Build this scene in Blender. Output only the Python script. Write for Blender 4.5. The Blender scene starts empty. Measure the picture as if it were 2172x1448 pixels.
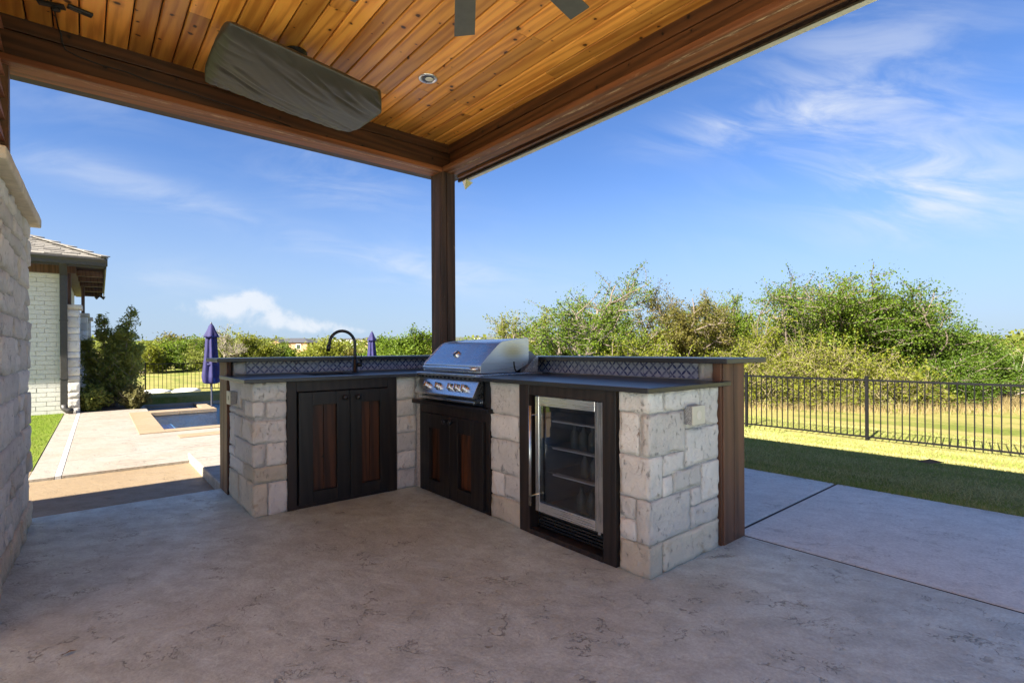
import bpy, math, random
import numpy as np
from mathutils import Vector, Matrix, noise as mnoise
R = math.radians
random.seed(7); rng = np.random.default_rng(7)
sc = bpy.context.scene
COL = sc.collection

# ------------------------------------------------------------------ camera
FPX, PSI, ROLL, CAMH, HORY = 1087.3, 0.6963, -0.00534, 1.12, 740.6
cam_d = bpy.data.cameras.new('camera'); cam = bpy.data.objects.new('camera', cam_d); COL.objects.link(cam)
cam_d.sensor_width = 36; cam_d.lens = FPX / 2172 * 36; cam_d.shift_y = (HORY - 724) / 2172
cam_d.clip_start = 0.02; cam_d.clip_end = 3000
cam.matrix_world = Matrix.Translation((0, 0, CAMH)) @ Matrix.Rotation(-PSI, 4, 'Z') @ Matrix.Rotation(R(90), 4, 'X') @ Matrix.Rotation(ROLL, 4, 'Z')
sc.camera = cam
_s, _c = math.sin(PSI), math.cos(PSI)
FWD = Vector((_s, _c, 0)); RGT = Vector((_c, -_s, 0))
def ray(px, py):                       # direction through a photo pixel
    x = (px - 1086) / FPX; y = (py - HORY) / FPX
    cr, sr = math.cos(ROLL), math.sin(ROLL)
    return FWD + RGT * (cr * x + sr * y) - Vector((0, 0, 1)) * (-sr * x + cr * y)
def at(px, D):                         # plan position at depth D
    d = ray(px, HORY); return d.x * D, d.y * D
def zat(px, py, D): return CAMH + ray(px, py).z * D

# ------------------------------------------------------------------ light
SUN_AZ, SUN_EL = R(8.5), R(36)         # direction the light travels (from +X), elevation
sc.view_settings.view_transform = 'Standard'; sc.view_settings.look = 'None'
sc.view_settings.exposure = 2.65; sc.view_settings.gamma = 1
sun_d = bpy.data.lights.new('sun', 'SUN'); sun = bpy.data.objects.new('sun', sun_d); COL.objects.link(sun)
sun_d.energy = 3.8; sun_d.angle = R(0.5); sun_d.color = (1, .94, .84)
ldir = Vector((math.cos(SUN_AZ) * math.cos(SUN_EL), math.sin(SUN_AZ) * math.cos(SUN_EL), -math.sin(SUN_EL)))
sun.rotation_euler = ldir.to_track_quat('-Z', 'Y').to_euler(); sun.location = (-20, -3, 20)

class NT:
    """tiny node builder"""
    def __init__(s, tree): s.t = tree; tree.nodes.clear()
    def n(s, typ, props=None, **ins):
        nd = s.t.nodes.new(typ)
        for k, v in (props or {}).items(): setattr(nd, k, v)
        for k, v in ins.items():
            k = k.replace('_', ' ')
            key = int(k[1:]) if k[0] == 'i' and k[1:].isdigit() else k
            s.set(nd.inputs[key], v)
        return nd
    def set(s, sock, v):
        if isinstance(v, bpy.types.NodeSocket): s.t.links.new(v, sock)
        elif isinstance(v, bpy.types.Node): s.t.links.new(v.outputs[0], sock)
        else:
            if hasattr(sock, 'default_value'):
                if sock.type == 'RGBA' and len(v) == 3: v = (*v, 1)
                sock.default_value = v
    def math(s, op, a, b=0.0, c=None, clamp=False):
        nd = s.t.nodes.new('ShaderNodeMath'); nd.operation = op; nd.use_clamp = clamp
        s.set(nd.inputs[0], a); s.set(nd.inputs[1], b)
        if c is not None: s.set(nd.inputs[2], c)
        return nd.outputs[0]
    def vmath(s, op, a, b=(0, 0, 0)):
        nd = s.t.nodes.new('ShaderNodeVectorMath'); nd.operation = op
        s.set(nd.inputs[0], a); s.set(nd.inputs[1], b)
        return nd.outputs['Value'] if op in ('DOT_PRODUCT', 'LENGTH') else nd.outputs[0]
    def mix(s, f, a, b, mode='MIX'):
        nd = s.t.nodes.new('ShaderNodeMix'); nd.data_type = 'RGBA'; nd.blend_type = mode
        s.set(nd.inputs[0], f); s.set(nd.inputs[6], a); s.set(nd.inputs[7], b); return nd.outputs[2]
    def ramp(s, f, stops, interp='LINEAR'):
        nd = s.t.nodes.new('ShaderNodeValToRGB'); nd.color_ramp.interpolation = interp
        el = nd.color_ramp.elements
        while len(el) < len(stops): el.new(0.5)
        for e, (p, c) in zip(el, stops):
            e.position = p; e.color = (c, c, c, 1) if isinstance(c, (int, float)) else (*c, 1)
        s.set(nd.inputs[0], f); return nd.outputs[0]
    def mapr(s, f, a, b, c=0.0, d=1.0):
        nd = s.t.nodes.new('ShaderNodeMapRange'); nd.interpolation_type = 'SMOOTHSTEP'
        for i, v in enumerate((f, a, b, c, d)): s.set(nd.inputs[i], v)
        return nd.outputs[0]
    def noise(s, vec, scale, detail=4, rough=.55, dist=0.0):
        nd = s.n('ShaderNodeTexNoise', Vector=vec, Scale=scale, Detail=detail, Roughness=rough, Distortion=dist)
        return nd.outputs[0]

# ------------------------------------------------------------------ world
W = bpy.data.worlds.new('World'); sc.world = W; W.use_nodes = True
w = NT(W.node_tree)
sky = w.n('ShaderNodeTexSky', dict(sky_type='NISHITA', sun_disc=False, sun_elevation=SUN_EL,
          sun_rotation=math.atan2(-math.cos(SUN_AZ), -math.sin(SUN_AZ)), altitude=200, air_density=1.0, dust_density=0.6, ozone_density=2.6))
tc = w.n('ShaderNodeTexCoord'); dvec = w.vmath('NORMALIZE', tc.outputs['Generated'])
def cloud_blob(px0, py0, px1, py1, width, amp):
    """elongated soft patch of sky between two directions; width in radians"""
    a = ray(px0, py0).normalized(); b = ray(px1, py1).normalized()
    c = (a + b).normalized(); u = (b - a).normalized(); v = c.cross(u).normalized(); L = (b - a).length * .55
    x = w.math('DIVIDE', w.vmath('DOT_PRODUCT', dvec, tuple(u)), L)
    y = w.math('DIVIDE', w.vmath('DOT_PRODUCT', dvec, tuple(v)), width)
    r2 = w.math('ADD', w.math('MULTIPLY', x, x), w.math('MULTIPLY', y, y))
    front = w.math('GREATER_THAN', w.vmath('DOT_PRODUCT', dvec, tuple(c)), 0.0)
    g = w.math('POWER', 2.718, w.math('MULTIPLY', r2, -1.0))
    return w.math('MULTIPLY', w.math('MULTIPLY', g, front), amp)
cir = 0.0
for a in [(1430, 290, 1800, 215, .034, .75), (1640, 250, 2050, 60, .09, .42), (1680, 370, 2172, 330, .075, .55), (1850, 430, 2172, 400, .05, .65),
          (1780, 490, 1990, 480, .025, .25), (20, 320, 420, 430, .024, .42), (330, 420, 900, 570, .028, .34), (60, 190, 330, 240, .03, .25),
          (560, 350, 900, 400, .05, .28), (780, 560, 1150, 600, .035, .42), (230, 600, 480, 600, .03, .35)]:
    cir = w.math('ADD', cir, cloud_blob(*a))
# streaky cirrus noise, stretched along one great-circle direction
su = (ray(1900, 330) - ray(1400, 250)).normalized(); sv = ray(1650, 290).normalized().cross(su).normalized()
sw = su.cross(sv)
comb = w.n('ShaderNodeCombineXYZ', X=w.math('MULTIPLY', w.vmath('DOT_PRODUCT', dvec, tuple(su)), 3.2),
           Y=w.math('MULTIPLY', w.vmath('DOT_PRODUCT', dvec, tuple(sv)), 12.0), Z=w.math('MULTIPLY', w.vmath('DOT_PRODUCT', dvec, tuple(sw)), 3.2))
strk = w.noise(comb.outputs[0], 1.5, 7, .58, .8)
strk = w.mapr(strk, .33, .74)
sep = w.n('ShaderNodeSeparateXYZ', Vector=dvec); dz = sep.outputs[2]
haze_veil = w.math('MULTIPLY', w.mapr(w.noise(dvec, 2.2, 5, .6, .5), .42, .8), .15)
cirm = w.math('ADD', w.math('MULTIPLY', cir, strk), w.math('MULTIPLY', haze_veil, strk), clamp=True)
# low cumulus above the far hills
cum = 0.0
for a in [(400, 652, 540, 648, .017, .9), (500, 632, 575, 636, .016, .9), (560, 660, 650, 680, .020, .7), (610, 692, 720, 690, .013, .8), (690, 702, 790, 702, .010, .7), (420, 672, 640, 690, .016, .45)]:
    cum = w.math('ADD', cum, cloud_blob(*a))
cumn = w.noise(dvec, 26, 7, .6, .3)
cumm = w.math('MULTIPLY', w.mapr(w.math('ADD', w.math('MULTIPLY', cum, .42), w.math('MULTIPLY', cumn, 1.0)), .60, .98), w.math('MULTIPLY', cum, 1.6, clamp=True))
mask = w.math('ADD', w.math('MULTIPLY', cirm, .9), w.math('MULTIPLY', cumm, .85), clamp=True)
skyc = w.mix(1.0, sky.outputs[0], (.275, .36, .505), 'MULTIPLY')
hor = w.mapr(dz, -.02, .36, .85, 0.0)
skyc = w.mix(hor, skyc, (1.32, 1.67, 2.15))
skyc = w.mix(mask, skyc, (2.25, 2.38, 2.58))
bg = w.n('ShaderNodeBackground', Color=skyc, Strength=0.062)
out = w.n('ShaderNodeOutputWorld', Surface=bg.outputs[0])

# ------------------------------------------------------------------ materials
MATS = {}
def mat(name):
    m = bpy.data.materials.new(name); m.use_nodes = True; MATS[name] = m
    return m, NT(m.node_tree)
def finish(b, col, rough=.6, metal=0.0, bump=None, bstr=.3, bdist=.01, spec=.5, **kw):
    p = b.n('ShaderNodeBsdfPrincipled'); b.set(p.inputs['Base Color'], col); b.set(p.inputs['Roughness'], rough)
    b.set(p.inputs['Metallic'], metal); b.set(p.inputs['Specular IOR Level'], spec)
    for k, v in kw.items(): b.set(p.inputs[k.replace('_', ' ')], v)
    if bump is not None:
        bn = b.n('ShaderNodeBump', Strength=bstr, Distance=bdist, Height=bump); b.set(p.inputs['Normal'], bn.outputs[0])
    o = b.n('ShaderNodeOutputMaterial', Surface=p.outputs[0]); return p
def pos_rand(b, k=37.0):
    g = b.n('ShaderNodeNewGeometry'); oi = b.n('ShaderNodeObjectInfo')
    off = b.n('ShaderNodeCombineXYZ', X=b.math('MULTIPLY', oi.outputs['Random'], k), Y=b.math('MULTIPLY', oi.outputs['Random'], k * 1.7), Z=b.math('MULTIPLY', oi.outputs['Random'], k * .6))
    return b.vmath('ADD', g.outputs['Position'], off.outputs[0]), oi.outputs['Random'], g.outputs['Position']

def wood(name, dark, light, axis, rough=.5, knots=0.0, var=.35, bstr=.25, gr=1.0, plane='XY', worn=None, spec=.4, edge=None):
    m, b = mat(name); v, rnd, pos = pos_rand(b)
    sc3 = [1.0, 1.0, 1.0]; sc3[axis] = .06
    st = b.vmath('MULTIPLY', v, tuple(sc3))
    fine = b.noise(st, 110 * gr, 5, .65, .2)
    broad = b.noise(st, 9 * gr, 4, .55, .6)
    rings = b.n('ShaderNodeTexWave', dict(wave_type='BANDS', bands_direction='DIAGONAL'), Vector=st, Scale=9 * gr, Distortion=7.0, Detail=2.0, Detail_Scale=1.3).outputs['Fac']
    f = b.math('ADD', b.math('MULTIPLY', broad, .55), b.math('ADD', b.math('MULTIPLY', fine, .35), b.math('MULTIPLY', rings, .28)))
    f = b.mapr(f, .34, .98)
    col = b.mix(f, light, dark)
    br = b.math('ADD', 1 - var / 2, b.math('MULTIPLY', rnd, var))
    col = b.mix(1.0, col, b.n('ShaderNodeCombineColor', Red=br, Green=br, Blue=br).outputs[0], 'MULTIPLY')
    hgt = b.math('ADD', b.math('MULTIPLY', fine, .6), b.math('MULTIPLY', rings, .4))
    if knots:
        s = b.n('ShaderNodeSeparateXYZ', Vector=v)
        a0, a1 = {'XY': (0, 1), 'XZ': (0, 2), 'YZ': (1, 2)}[plane]
        cxy = b.n('ShaderNodeCombineXYZ', X=s.outputs[a0], Y=s.outputs[a1])
        wob = b.noise(v, 30, 2); 
        vo = b.n('ShaderNodeTexVoronoi', dict(voronoi_dimensions='2D', feature='F1'), Vector=b.vmath('ADD', cxy.outputs[0], b.n('ShaderNodeCombineXYZ', X=b.math('MULTIPLY', wob, .03), Y=b.math('MULTIPLY', wob, .02)).outputs[0]), Scale=4.2)
        size = b.math('MULTIPLY', b.n('ShaderNodeSeparateColor', Color=vo.outputs['Color']).outputs[0], knots)
        k = b.mapr(b.math('DIVIDE', vo.outputs['Distance'], b.math('ADD', size, .001)), .55, 1.15, 1.0, 0.0)
        halo = b.mapr(b.math('DIVIDE', vo.outputs['Distance'], b.math('ADD', size, .001)), 1.0, 2.6, .4, 0.0)
        col = b.mix(halo, col, dark); col = b.mix(k, col, tuple(c * .12 for c in dark))
    if worn is not None:
        wn = b.mapr(b.noise(b.vmath('MULTIPLY', v, tuple(1 if i != axis else .15 for i in range(3))), 26, 5, .7, 1.0), .60, .74)
        col = b.mix(b.math('MULTIPLY', wn, .75), col, worn)
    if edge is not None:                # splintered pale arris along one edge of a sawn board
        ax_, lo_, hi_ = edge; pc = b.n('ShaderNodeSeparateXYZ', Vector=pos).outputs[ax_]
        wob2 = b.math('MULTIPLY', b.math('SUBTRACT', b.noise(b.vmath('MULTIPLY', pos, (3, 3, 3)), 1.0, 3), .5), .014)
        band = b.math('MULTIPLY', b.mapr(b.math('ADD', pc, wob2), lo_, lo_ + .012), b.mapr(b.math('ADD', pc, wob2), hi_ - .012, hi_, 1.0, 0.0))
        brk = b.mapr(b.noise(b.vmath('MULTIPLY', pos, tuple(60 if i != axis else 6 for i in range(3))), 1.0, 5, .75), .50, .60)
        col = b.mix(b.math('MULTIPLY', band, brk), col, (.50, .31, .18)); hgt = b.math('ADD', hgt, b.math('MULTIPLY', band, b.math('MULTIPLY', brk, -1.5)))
    finish(b, col, rough, bump=hgt, bstr=bstr, bdist=.004, spec=spec)
    return m

wood('ceiling_pine', (.50, .14, .020), (.88, .365, .062), 1, rough=.42, knots=.088, var=.62, bstr=.15)
wood('beam_inner', (.018, .006, .002), (.085, .030, .010), 0, rough=.5, knots=.06, plane='XZ', var=.3)  # stained wood, colour darkened for the shadow in the recess above the base board
wood('beam_inner_y', (.030, .009, .003), (.12, .040, .012), 1, rough=.5, knots=.06, plane='YZ', var=.3)  # right beam's face, recess shadow likewise put into the wood colour
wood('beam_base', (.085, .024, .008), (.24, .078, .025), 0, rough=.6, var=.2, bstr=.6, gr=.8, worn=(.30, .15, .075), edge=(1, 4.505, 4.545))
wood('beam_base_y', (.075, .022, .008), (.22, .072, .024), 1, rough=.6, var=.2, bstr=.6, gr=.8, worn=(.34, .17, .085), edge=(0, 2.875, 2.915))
wood('post_wood', (.018, .008, .005), (.072, .034, .019), 2, rough=.65, var=.4, bstr=.9, gr=.7, worn=(.22, .15, .10))
wood('panel_wood', (.035, .014, .007), (.15, .066, .034), 2, rough=.55, var=.35, bstr=.8, gr=.6, worn=(.26, .15, .095))
wood('cabinet_dark', (.006, .005, .005), (.020, .015, .013), 2, rough=.42, var=.2, bstr=.2)
wood('frame_dark', (.010, .007, .006), (.034, .022, .017), 2, rough=.45, var=.3, bstr=.25)
wood('cabinet_plank', (.018, .007, .004), (.10, .034, .012), 2, rough=.45, var=.7, knots=.05, plane='XZ', bstr=.2)
wood('siding_red', (.16, .055, .03), (.40, .17, .10), 1, rough=.6, var=.3, bstr=.3)
wood('trim_brown', (.06, .028, .015), (.15, .075, .04), 2, rough=.6, var=.2)
wood('soffit_wood', (.012, .006, .004), (.045, .022, .013), 0, rough=.6, var=.3)

def stone(name, c1, c2, stain, stain_amt=.55):
    m, b = mat(name); v, rnd, pos = pos_rand(b, 11)
    n1 = b.noise(v, 7, 6, .6, .4); n2 = b.noise(b.vmath('MULTIPLY', v, (1, 1, .6)), 42, 6, .72, .6); n3 = b.noise(v, 16, 5, .7, 1.0)
    col = b.mix(b.mapr(n1, .3, .7), c1, c2)
    blot = b.math('MULTIPLY', b.mapr(b.noise(v, 4.5, 5, .65, .7), .56, .75), b.mapr(rnd, .45, .9, .15, stain_amt))
    col = b.mix(blot, col, stain)
    rust = b.math('MULTIPLY', b.mapr(b.noise(v, 13, 6, .7, .9), .66, .72), b.mapr(rnd, .74, .80, 0.0, .8))
    col = b.mix(rust, col, (.33, .16, .055))
    pits = b.mapr(b.noise(b.vmath('MULTIPLY', v, (1, 1, .55)), 40, 5, .75, .5), .585, .68)
    col = b.mix(b.math('MULTIPLY', pits, .55), col, (.26, .23, .19))
    br = b.mapr(rnd, 0, 1, .82, 1.06)
    col = b.mix(1.0, col, b.n('ShaderNodeCombineColor', Red=br, Green=br, Blue=br).outputs[0], 'MULTIPLY')
    h = b.math('ADD', b.math('MULTIPLY', n2, .8), b.math('ADD', b.math('MULTIPLY', n3, 1.2), b.math('MULTIPLY', pits, -.5)))
    finish(b, col, .85, bump=h, bstr=.9, bdist=.014, spec=.25); return m
stone('limestone', (.86, .80, .70), (.76, .71, .62), (.62, .46, .27))
stone('limestone_base', (.78, .69, .52), (.68, .60, .46), (.50, .34, .16), .9)
def plain(name, c, rough=.6, metal=0.0, nscale=None, namp=.25, bstr=.2, bdist=.004, spec=.5, **kw):
    m, b = mat(name)
    if nscale is None: finish(b, c, rough, metal, spec=spec, **kw)
    else:
        v, rnd, pos = pos_rand(b, 5); n = b.noise(v, nscale, 6, .6, .2)
        k = b.mapr(n, .25, .75, 1 - namp, 1 + namp)
        col = b.mix(1.0, c, b.n('ShaderNodeCombineColor', Red=k, Green=k, Blue=k).outputs[0], 'MULTIPLY')
        finish(b, col, rough, metal, bump=n, bstr=bstr, bdist=bdist, spec=spec, **kw)
    return m
plain('mortar', (.52, .485, .43), .95, nscale=45, bstr=.5)
plain('cap_stone', (.60, .52, .40), .85, nscale=14, namp=.18, bstr=.4)
plain('cap_end', (.30, .28, .24), .95, nscale=60, namp=.35, bstr=.6)
plain('counter', (.022, .022, .025), .33, nscale=220, namp=.5, bstr=.03, spec=.6)
plain('counter_edge', (.085, .085, .09), .34, nscale=150, namp=.2, bstr=.05)
plain('black_gap', (.006, .006, .006), .7)
plain('black_metal', (.010, .010, .011), .32, nscale=90, namp=.15, bstr=.05)
plain('bronze_metal', (.045, .040, .034), .45, nscale=20, namp=.15, bstr=.05)
plain('fence_iron', (.0035, .0035, .004), .6, nscale=30, namp=.3, bstr=.1, spec=.15)
plain('fan_grey', (.085, .078, .068), .42, nscale=25, namp=.1)
plain('grey_pvc', (.48, .48, .46), .5)
plain('gutter_beige', (.52, .49, .40), .5, nscale=6, namp=.12)
plain('chrome', (.75, .75, .76), .10, 1.0)
plain('lens_white', (.72, .66, .54), .5)
plain('outlet_cream', (.62, .58, .45), .45)
plain('outlet_box', (.35, .34, .32), .5, nscale=180, namp=.6, bstr=.6)
plain('white_enamel', (.72, .72, .70), .4)
plain('shelf_edge', (.85, .85, .85), .3)
plain('fridge_liner', (.16, .165, .175), .45)
plain('bottle_glass', (.10, .11, .09), .08)
plain('can_silver', (.60, .60, .62), .3, .5)
plain('umbrella_cloth', (.014, .011, .068), .8, nscale=9, namp=.25, bstr=.15)
plain('umbrella_pole', (.05, .05, .06), .4)
plain('brick_paint', (.68, .645, .575), .8, nscale=30, namp=.07, bstr=.5)
plain('brick_joint', (.61, .58, .52), .9, nscale=30, namp=.07)
plain('mulch', (.12, .07, .04), .95, nscale=70, namp=.5, bstr=1.0, bdist=.02)
plain('boulder', (.72, .70, .64), .9, nscale=12, namp=.15, bstr=.6, bdist=.02)
plain('pool_plaster', (.13, .38, .68), .7, nscale=8, namp=.2)
plain('pool_step', (.55, .72, .80), .7)
plain('pool_tile_wall', (.18, .17, .15), .5, nscale=25, namp=.4)
plain('house_brick_far', (.34, .20, .11), .9, nscale=4, namp=.15)
plain('house_white_far', (.70, .70, .68), .8)
plain('house_roof_far', (.055, .055, .06), .85, nscale=3, namp=.2)
plain('window_dark', (.03, .035, .04), .12)
plain('cable_black', (.008, .008, .008), .5)
plain('leaf_dry', (.14, .08, .04), .8)
plain('drain_grey', (.42, .42, .41), .6, nscale=80, namp=.2)

def steel(name, base, rough, axis=1):
    m, b = mat(name); g = b.n('ShaderNodeNewGeometry')
    sc3 = [160.0] * 3; sc3[axis] = 3.0
    n = b.noise(b.vmath('MULTIPLY', g.outputs['Position'], tuple(sc3)), 1.0, 3, .6)
    n2 = b.noise(g.outputs['Position'], 6, 3)
    rr = b.math('ADD', b.mapr(n, .3, .7, rough - .06, rough + .06), b.mapr(n2, .3, .7, -.03, .05))
    finish(b, base, rr, 1.0, bump=n, bstr=.012, bdist=.001); return m
steel('steel', (.76, .76, .76), .30); steel('steel_vertical', (.60, .60, .59), .28, 2); steel('steel_dark', (.22, .22, .23), .35)
m, b = mat('steel_side')      # hood cheek with a heat tint
g = b.n('ShaderNodeNewGeometry'); d = b.vmath('LENGTH', b.vmath('MULTIPLY', b.vmath('SUBTRACT', g.outputs['Position'], (2.42, 2.87, 1.10)), (1, 0, 1.6)))
nn = b.noise(b.vmath('MULTIPLY', g.outputs['Position'], (4, 4, 260)), 1.0, 3, .6)
t = b.mapr(b.math('ADD', d, b.math('MULTIPLY', nn, .05)), .03, .19, 1.0, 0.0)
col = b.mix(t, (.70, .70, .70), (.50, .43, .29))
finish(b, col, b.mapr(nn, .3, .7, .27, .36), 1.0, bump=nn, bstr=.04, bdist=.001)

# glass: thin sheets, the same reflectance from either side
def schlick(b, f0, nrm=None):
    g = b.n('ShaderNodeNewGeometry'); N = nrm if nrm is not None else g.outputs['Normal']
    c = b.math('ABSOLUTE', b.vmath('DOT_PRODUCT', g.outputs['Incoming'], N)); k = b.math('SUBTRACT', 1.0, c, clamp=True)
    return b.math('ADD', f0, b.math('MULTIPLY', b.math('POWER', k, 5.0), 1 - f0), clamp=True)
m, b = mat('fridge_glass')
tr = b.n('ShaderNodeBsdfTransparent', Color=(.66, .68, .70, 1)); gl = b.n('ShaderNodeBsdfGlossy', Color=(1, 1, 1, 1), Roughness=.01)
fac = schlick(b, .075)
mx = b.n('ShaderNodeMixShader', i0=fac, i1=tr.outputs[0], i2=gl.outputs[0]); b.n('ShaderNodeOutputMaterial', Surface=mx.outputs[0])
m, b = mat('pool_water')
g = b.n('ShaderNodeNewGeometry')
nw = b.noise(b.vmath('MULTIPLY', g.outputs['Position'], (1.6, 4.0, 1)), 2.2, 4, .55, .4)
bn = b.n('ShaderNodeBump', Strength=.6, Distance=.08, Height=nw)
fr = schlick(b, .02, bn.outputs[0]); tr = b.n('ShaderNodeBsdfTransparent', Color=(.70, .88, 1.0, 1))
gl = b.n('ShaderNodeBsdfGlossy', Color=(1, 1, 1, 1), Roughness=.02, Normal=bn.outputs[0])
mx = b.n('ShaderNodeMixShader', i0=b.math('MULTIPLY', fr, .5), i1=tr.outputs[0], i2=gl.outputs[0]); b.n('ShaderNodeOutputMaterial', Surface=mx.outputs[0])

# cover cloth
m, b = mat('cover_cloth'); g = b.n('ShaderNodeNewGeometry')
n1 = b.noise(g.outputs['Position'], 5, 4, .6, 1.2); n2 = b.noise(b.vmath('MULTIPLY', g.outputs['Position'], (7, 26, 20)), 1.0, 4, .6, 1.0)
finish(b, b.mix(b.mapr(n1, .3, .7), (.042, .036, .026), (.054, .046, .034)), .50, bump=n2, bstr=.15, bdist=.008, spec=.5)

# stamped concrete
def concrete(name, c1, c2, c3, crack=1.0, cs=1.0, lines=0.0, rough=.55, stain=.5):
    m, b = mat(name); g = b.n('ShaderNodeNewGeometry'); P = g.outputs['Position']
    rot = b.n('ShaderNodeVectorRotate', dict(rotation_type='Z_AXIS'), Vector=P, Angle=R(-32)).outputs[0]
    st = b.vmath('MULTIPLY', rot, (1.0, .42, 1.0))
    n1 = b.noise(P, 1.1 * cs, 5, .6, .3); n2 = b.noise(b.vmath('MULTIPLY', rot, (1.0, .7, 1.0)), 8.5 * cs, 8, .68, .25); n3 = b.noise(P, 75, 5, .65)
    wv = b.n('ShaderNodeTexNoise', Vector=P, Scale=2.6 * cs, Detail=5, Roughness=.65)
    warp = b.vmath('ADD', st, b.vmath('MULTIPLY', b.vmath('SUBTRACT', wv.outputs['Color'], (.5, .5, .5)), (.38, .38, .38)))
    # slate skin: thin creases where a warped noise crosses its midline, broken up by a second noise
    c0 = b.noise(warp, 3.4 * cs, 3, .55, .3)
    crease = b.math('ABSOLUTE', b.math('SUBTRACT', c0, .5))
    c0b = b.noise(b.vmath('MULTIPLY', warp, (1.0, 1.5, 1.0)), 5.6 * cs, 3, .55, .3)
    crease2 = b.math('ABSOLUTE', b.math('SUBTRACT', c0b, .52))
    brk = b.mapr(b.noise(P, 3.6 * cs, 3, .6), .49, .60)
    brk2 = b.mapr(b.noise(P, 5.0 * cs, 3, .6), .50, .60)
    cl = b.math('MULTIPLY', b.mapr(crease, .0, .013, 1.0, 0.0), brk)
    cl2 = b.math('MULTIPLY', b.mapr(crease2, .0, .012, 1.0, 0.0), brk2)
    cl = b.math('MAXIMUM', cl, cl2)
    col = b.mix(b.mapr(n2, .3, .7), c1, c2)
    col = b.mix(b.math('MULTIPLY', b.mapr(n1, .42, .68), stain), col, c3)
    sp = b.mapr(n3, .32, .68, .88, 1.10); col = b.mix(1.0, col, b.n('ShaderNodeCombineColor', Red=sp, Green=sp, Blue=sp).outputs[0], 'MULTIPLY')
    col = b.mix(b.math('MULTIPLY', cl,   .62 * crack), col, tuple(c * .3 for c in c3))
    h = b.math('ADD', b.math('MULTIPLY', n2, 1.0), b.math('ADD', b.math('MULTIPLY', n3, .12), b.math('MULTIPLY', cl, -.35)))
    if lines:
        s = b.n('ShaderNodeSeparateXYZ', Vector=P)
        yy = b.math('ADD', b.math('MULTIPLY', s.outputs[1], 1.55), b.math('MULTIPLY', wv.outputs[0], .05))
        fr = b.math('ABSOLUTE', b.math('SUBTRACT', b.math('FRACT', yy), .5))
        ln = b.math('MULTIPLY', b.mapr(fr, .0, .022, 1.0, 0.0), b.mapr(b.noise(b.vmath('MULTIPLY', P, (.8, 2.2, 1)), 1.6, 2), .42, .6))
        col = b.mix(b.math('MULTIPLY', ln, lines), col, tuple(c * .3 for c in c3)); h = b.math('ADD', h, b.math('MULTIPLY', ln, -.8))
    finish(b, col, b.mapr(n2, .3, .7, rough - .08, rough + .10), bump=h, bstr=.55, bdist=.030 * min(crack, 1.0), spec=.35); return m
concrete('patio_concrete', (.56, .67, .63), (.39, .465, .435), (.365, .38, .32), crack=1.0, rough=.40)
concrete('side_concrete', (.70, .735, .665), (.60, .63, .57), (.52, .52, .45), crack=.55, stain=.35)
concrete('walk_concrete', (.245, .178, .105), (.215, .155, .088), (.20, .14, .08), crack=.5)
concrete('deck_concrete', (.30, .265, .22), (.25, .22, .18), (.245, .19, .135), crack=.6, lines=.9)
concrete('coping_concrete', (.30, .215, .13), (.265, .185, .108), (.25, .17, .095), crack=.3)
plain('joint_brown', (.035, .024, .018), .9, nscale=40, namp=.2)

# grass and soil
def grass_mat(name, g1, g2, dry, amt, scale=1.0, bare=None):
    m, b = mat(name); g = b.n('ShaderNodeNewGeometry'); P = g.outputs['Position']
    st = b.vmath('MULTIPLY', P, (1.0, .35, 1.0))
    n1 = b.noise(st, .55 * scale, 5, .6, .5); n2 = b.noise(P, 9 * scale, 6, .7); n3 = b.noise(P, 95, 4, .7)
    col = b.mix(b.mapr(n2, .3, .7), g1, g2)
    col = b.mix(b.math('MULTIPLY', b.mapr(b.math('ADD', b.math('MULTIPLY', n1, .7), b.math('MULTIPLY', n2, .3)), .40, .60), amt), col, dry)
    k = b.mapr(n3, .3, .7, .70, 1.30); col = b.mix(1.0, col, b.n('ShaderNodeCombineColor', Red=k, Green=k, Blue=k).outputs[0], 'MULTIPLY')
    if bare is not None:
        col = b.mix(b.mapr(b.noise(P, .09, 4, .6), .60, .70), col, bare)
    finish(b, col, .95, bump=b.math('ADD', n3, n2), bstr=.8, bdist=.03, spec=.1); return m
grass_mat('field_grass', (.12, .155, .025), (.185, .195, .040), (.32, .265, .088), .95, 1.0)
grass_mat('turf', (.115, .17, .020), (.19, .24, .035), (.25, .23, .06), .3, 3.0)
def blade_mat(name, c1, c2, c3, p3=.45):
    m, b = mat(name); g = b.n('ShaderNodeNewGeometry'); r = g.outputs['Random Per Island']
    n = b.noise(b.vmath('MULTIPLY', g.outputs['Position'], (1, .35, 1)), .9, 4, .6, .4)
    col = b.mix(r, c1, c2); col = b.mix(b.mapr(b.math('ADD', b.math('MULTIPLY', n, .8), b.math('MULTIPLY', r, .25)), p3, p3 + .22), col, c3)
    p = b.n('ShaderNodeBsdfDiffuse', Color=col); t = b.n('ShaderNodeBsdfTranslucent', Color=col)
    mx = b.n('ShaderNodeMixShader', i0=.3, i1=p.outputs[0], i2=t.outputs[0]); b.n('ShaderNodeOutputMaterial', Surface=mx.outputs[0]); return m
blade_mat('lawn_blades', (.19, .26, .045), (.28, .32, .07), (.50, .44, .19))
blade_mat('dry_blades', (.27, .20, .085), (.37, .29, .135), (.20, .175, .065), .62)
blade_mat('turf_blades', (.12, .19, .02), (.20, .27, .035), (.25, .25, .06), .7)
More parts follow.
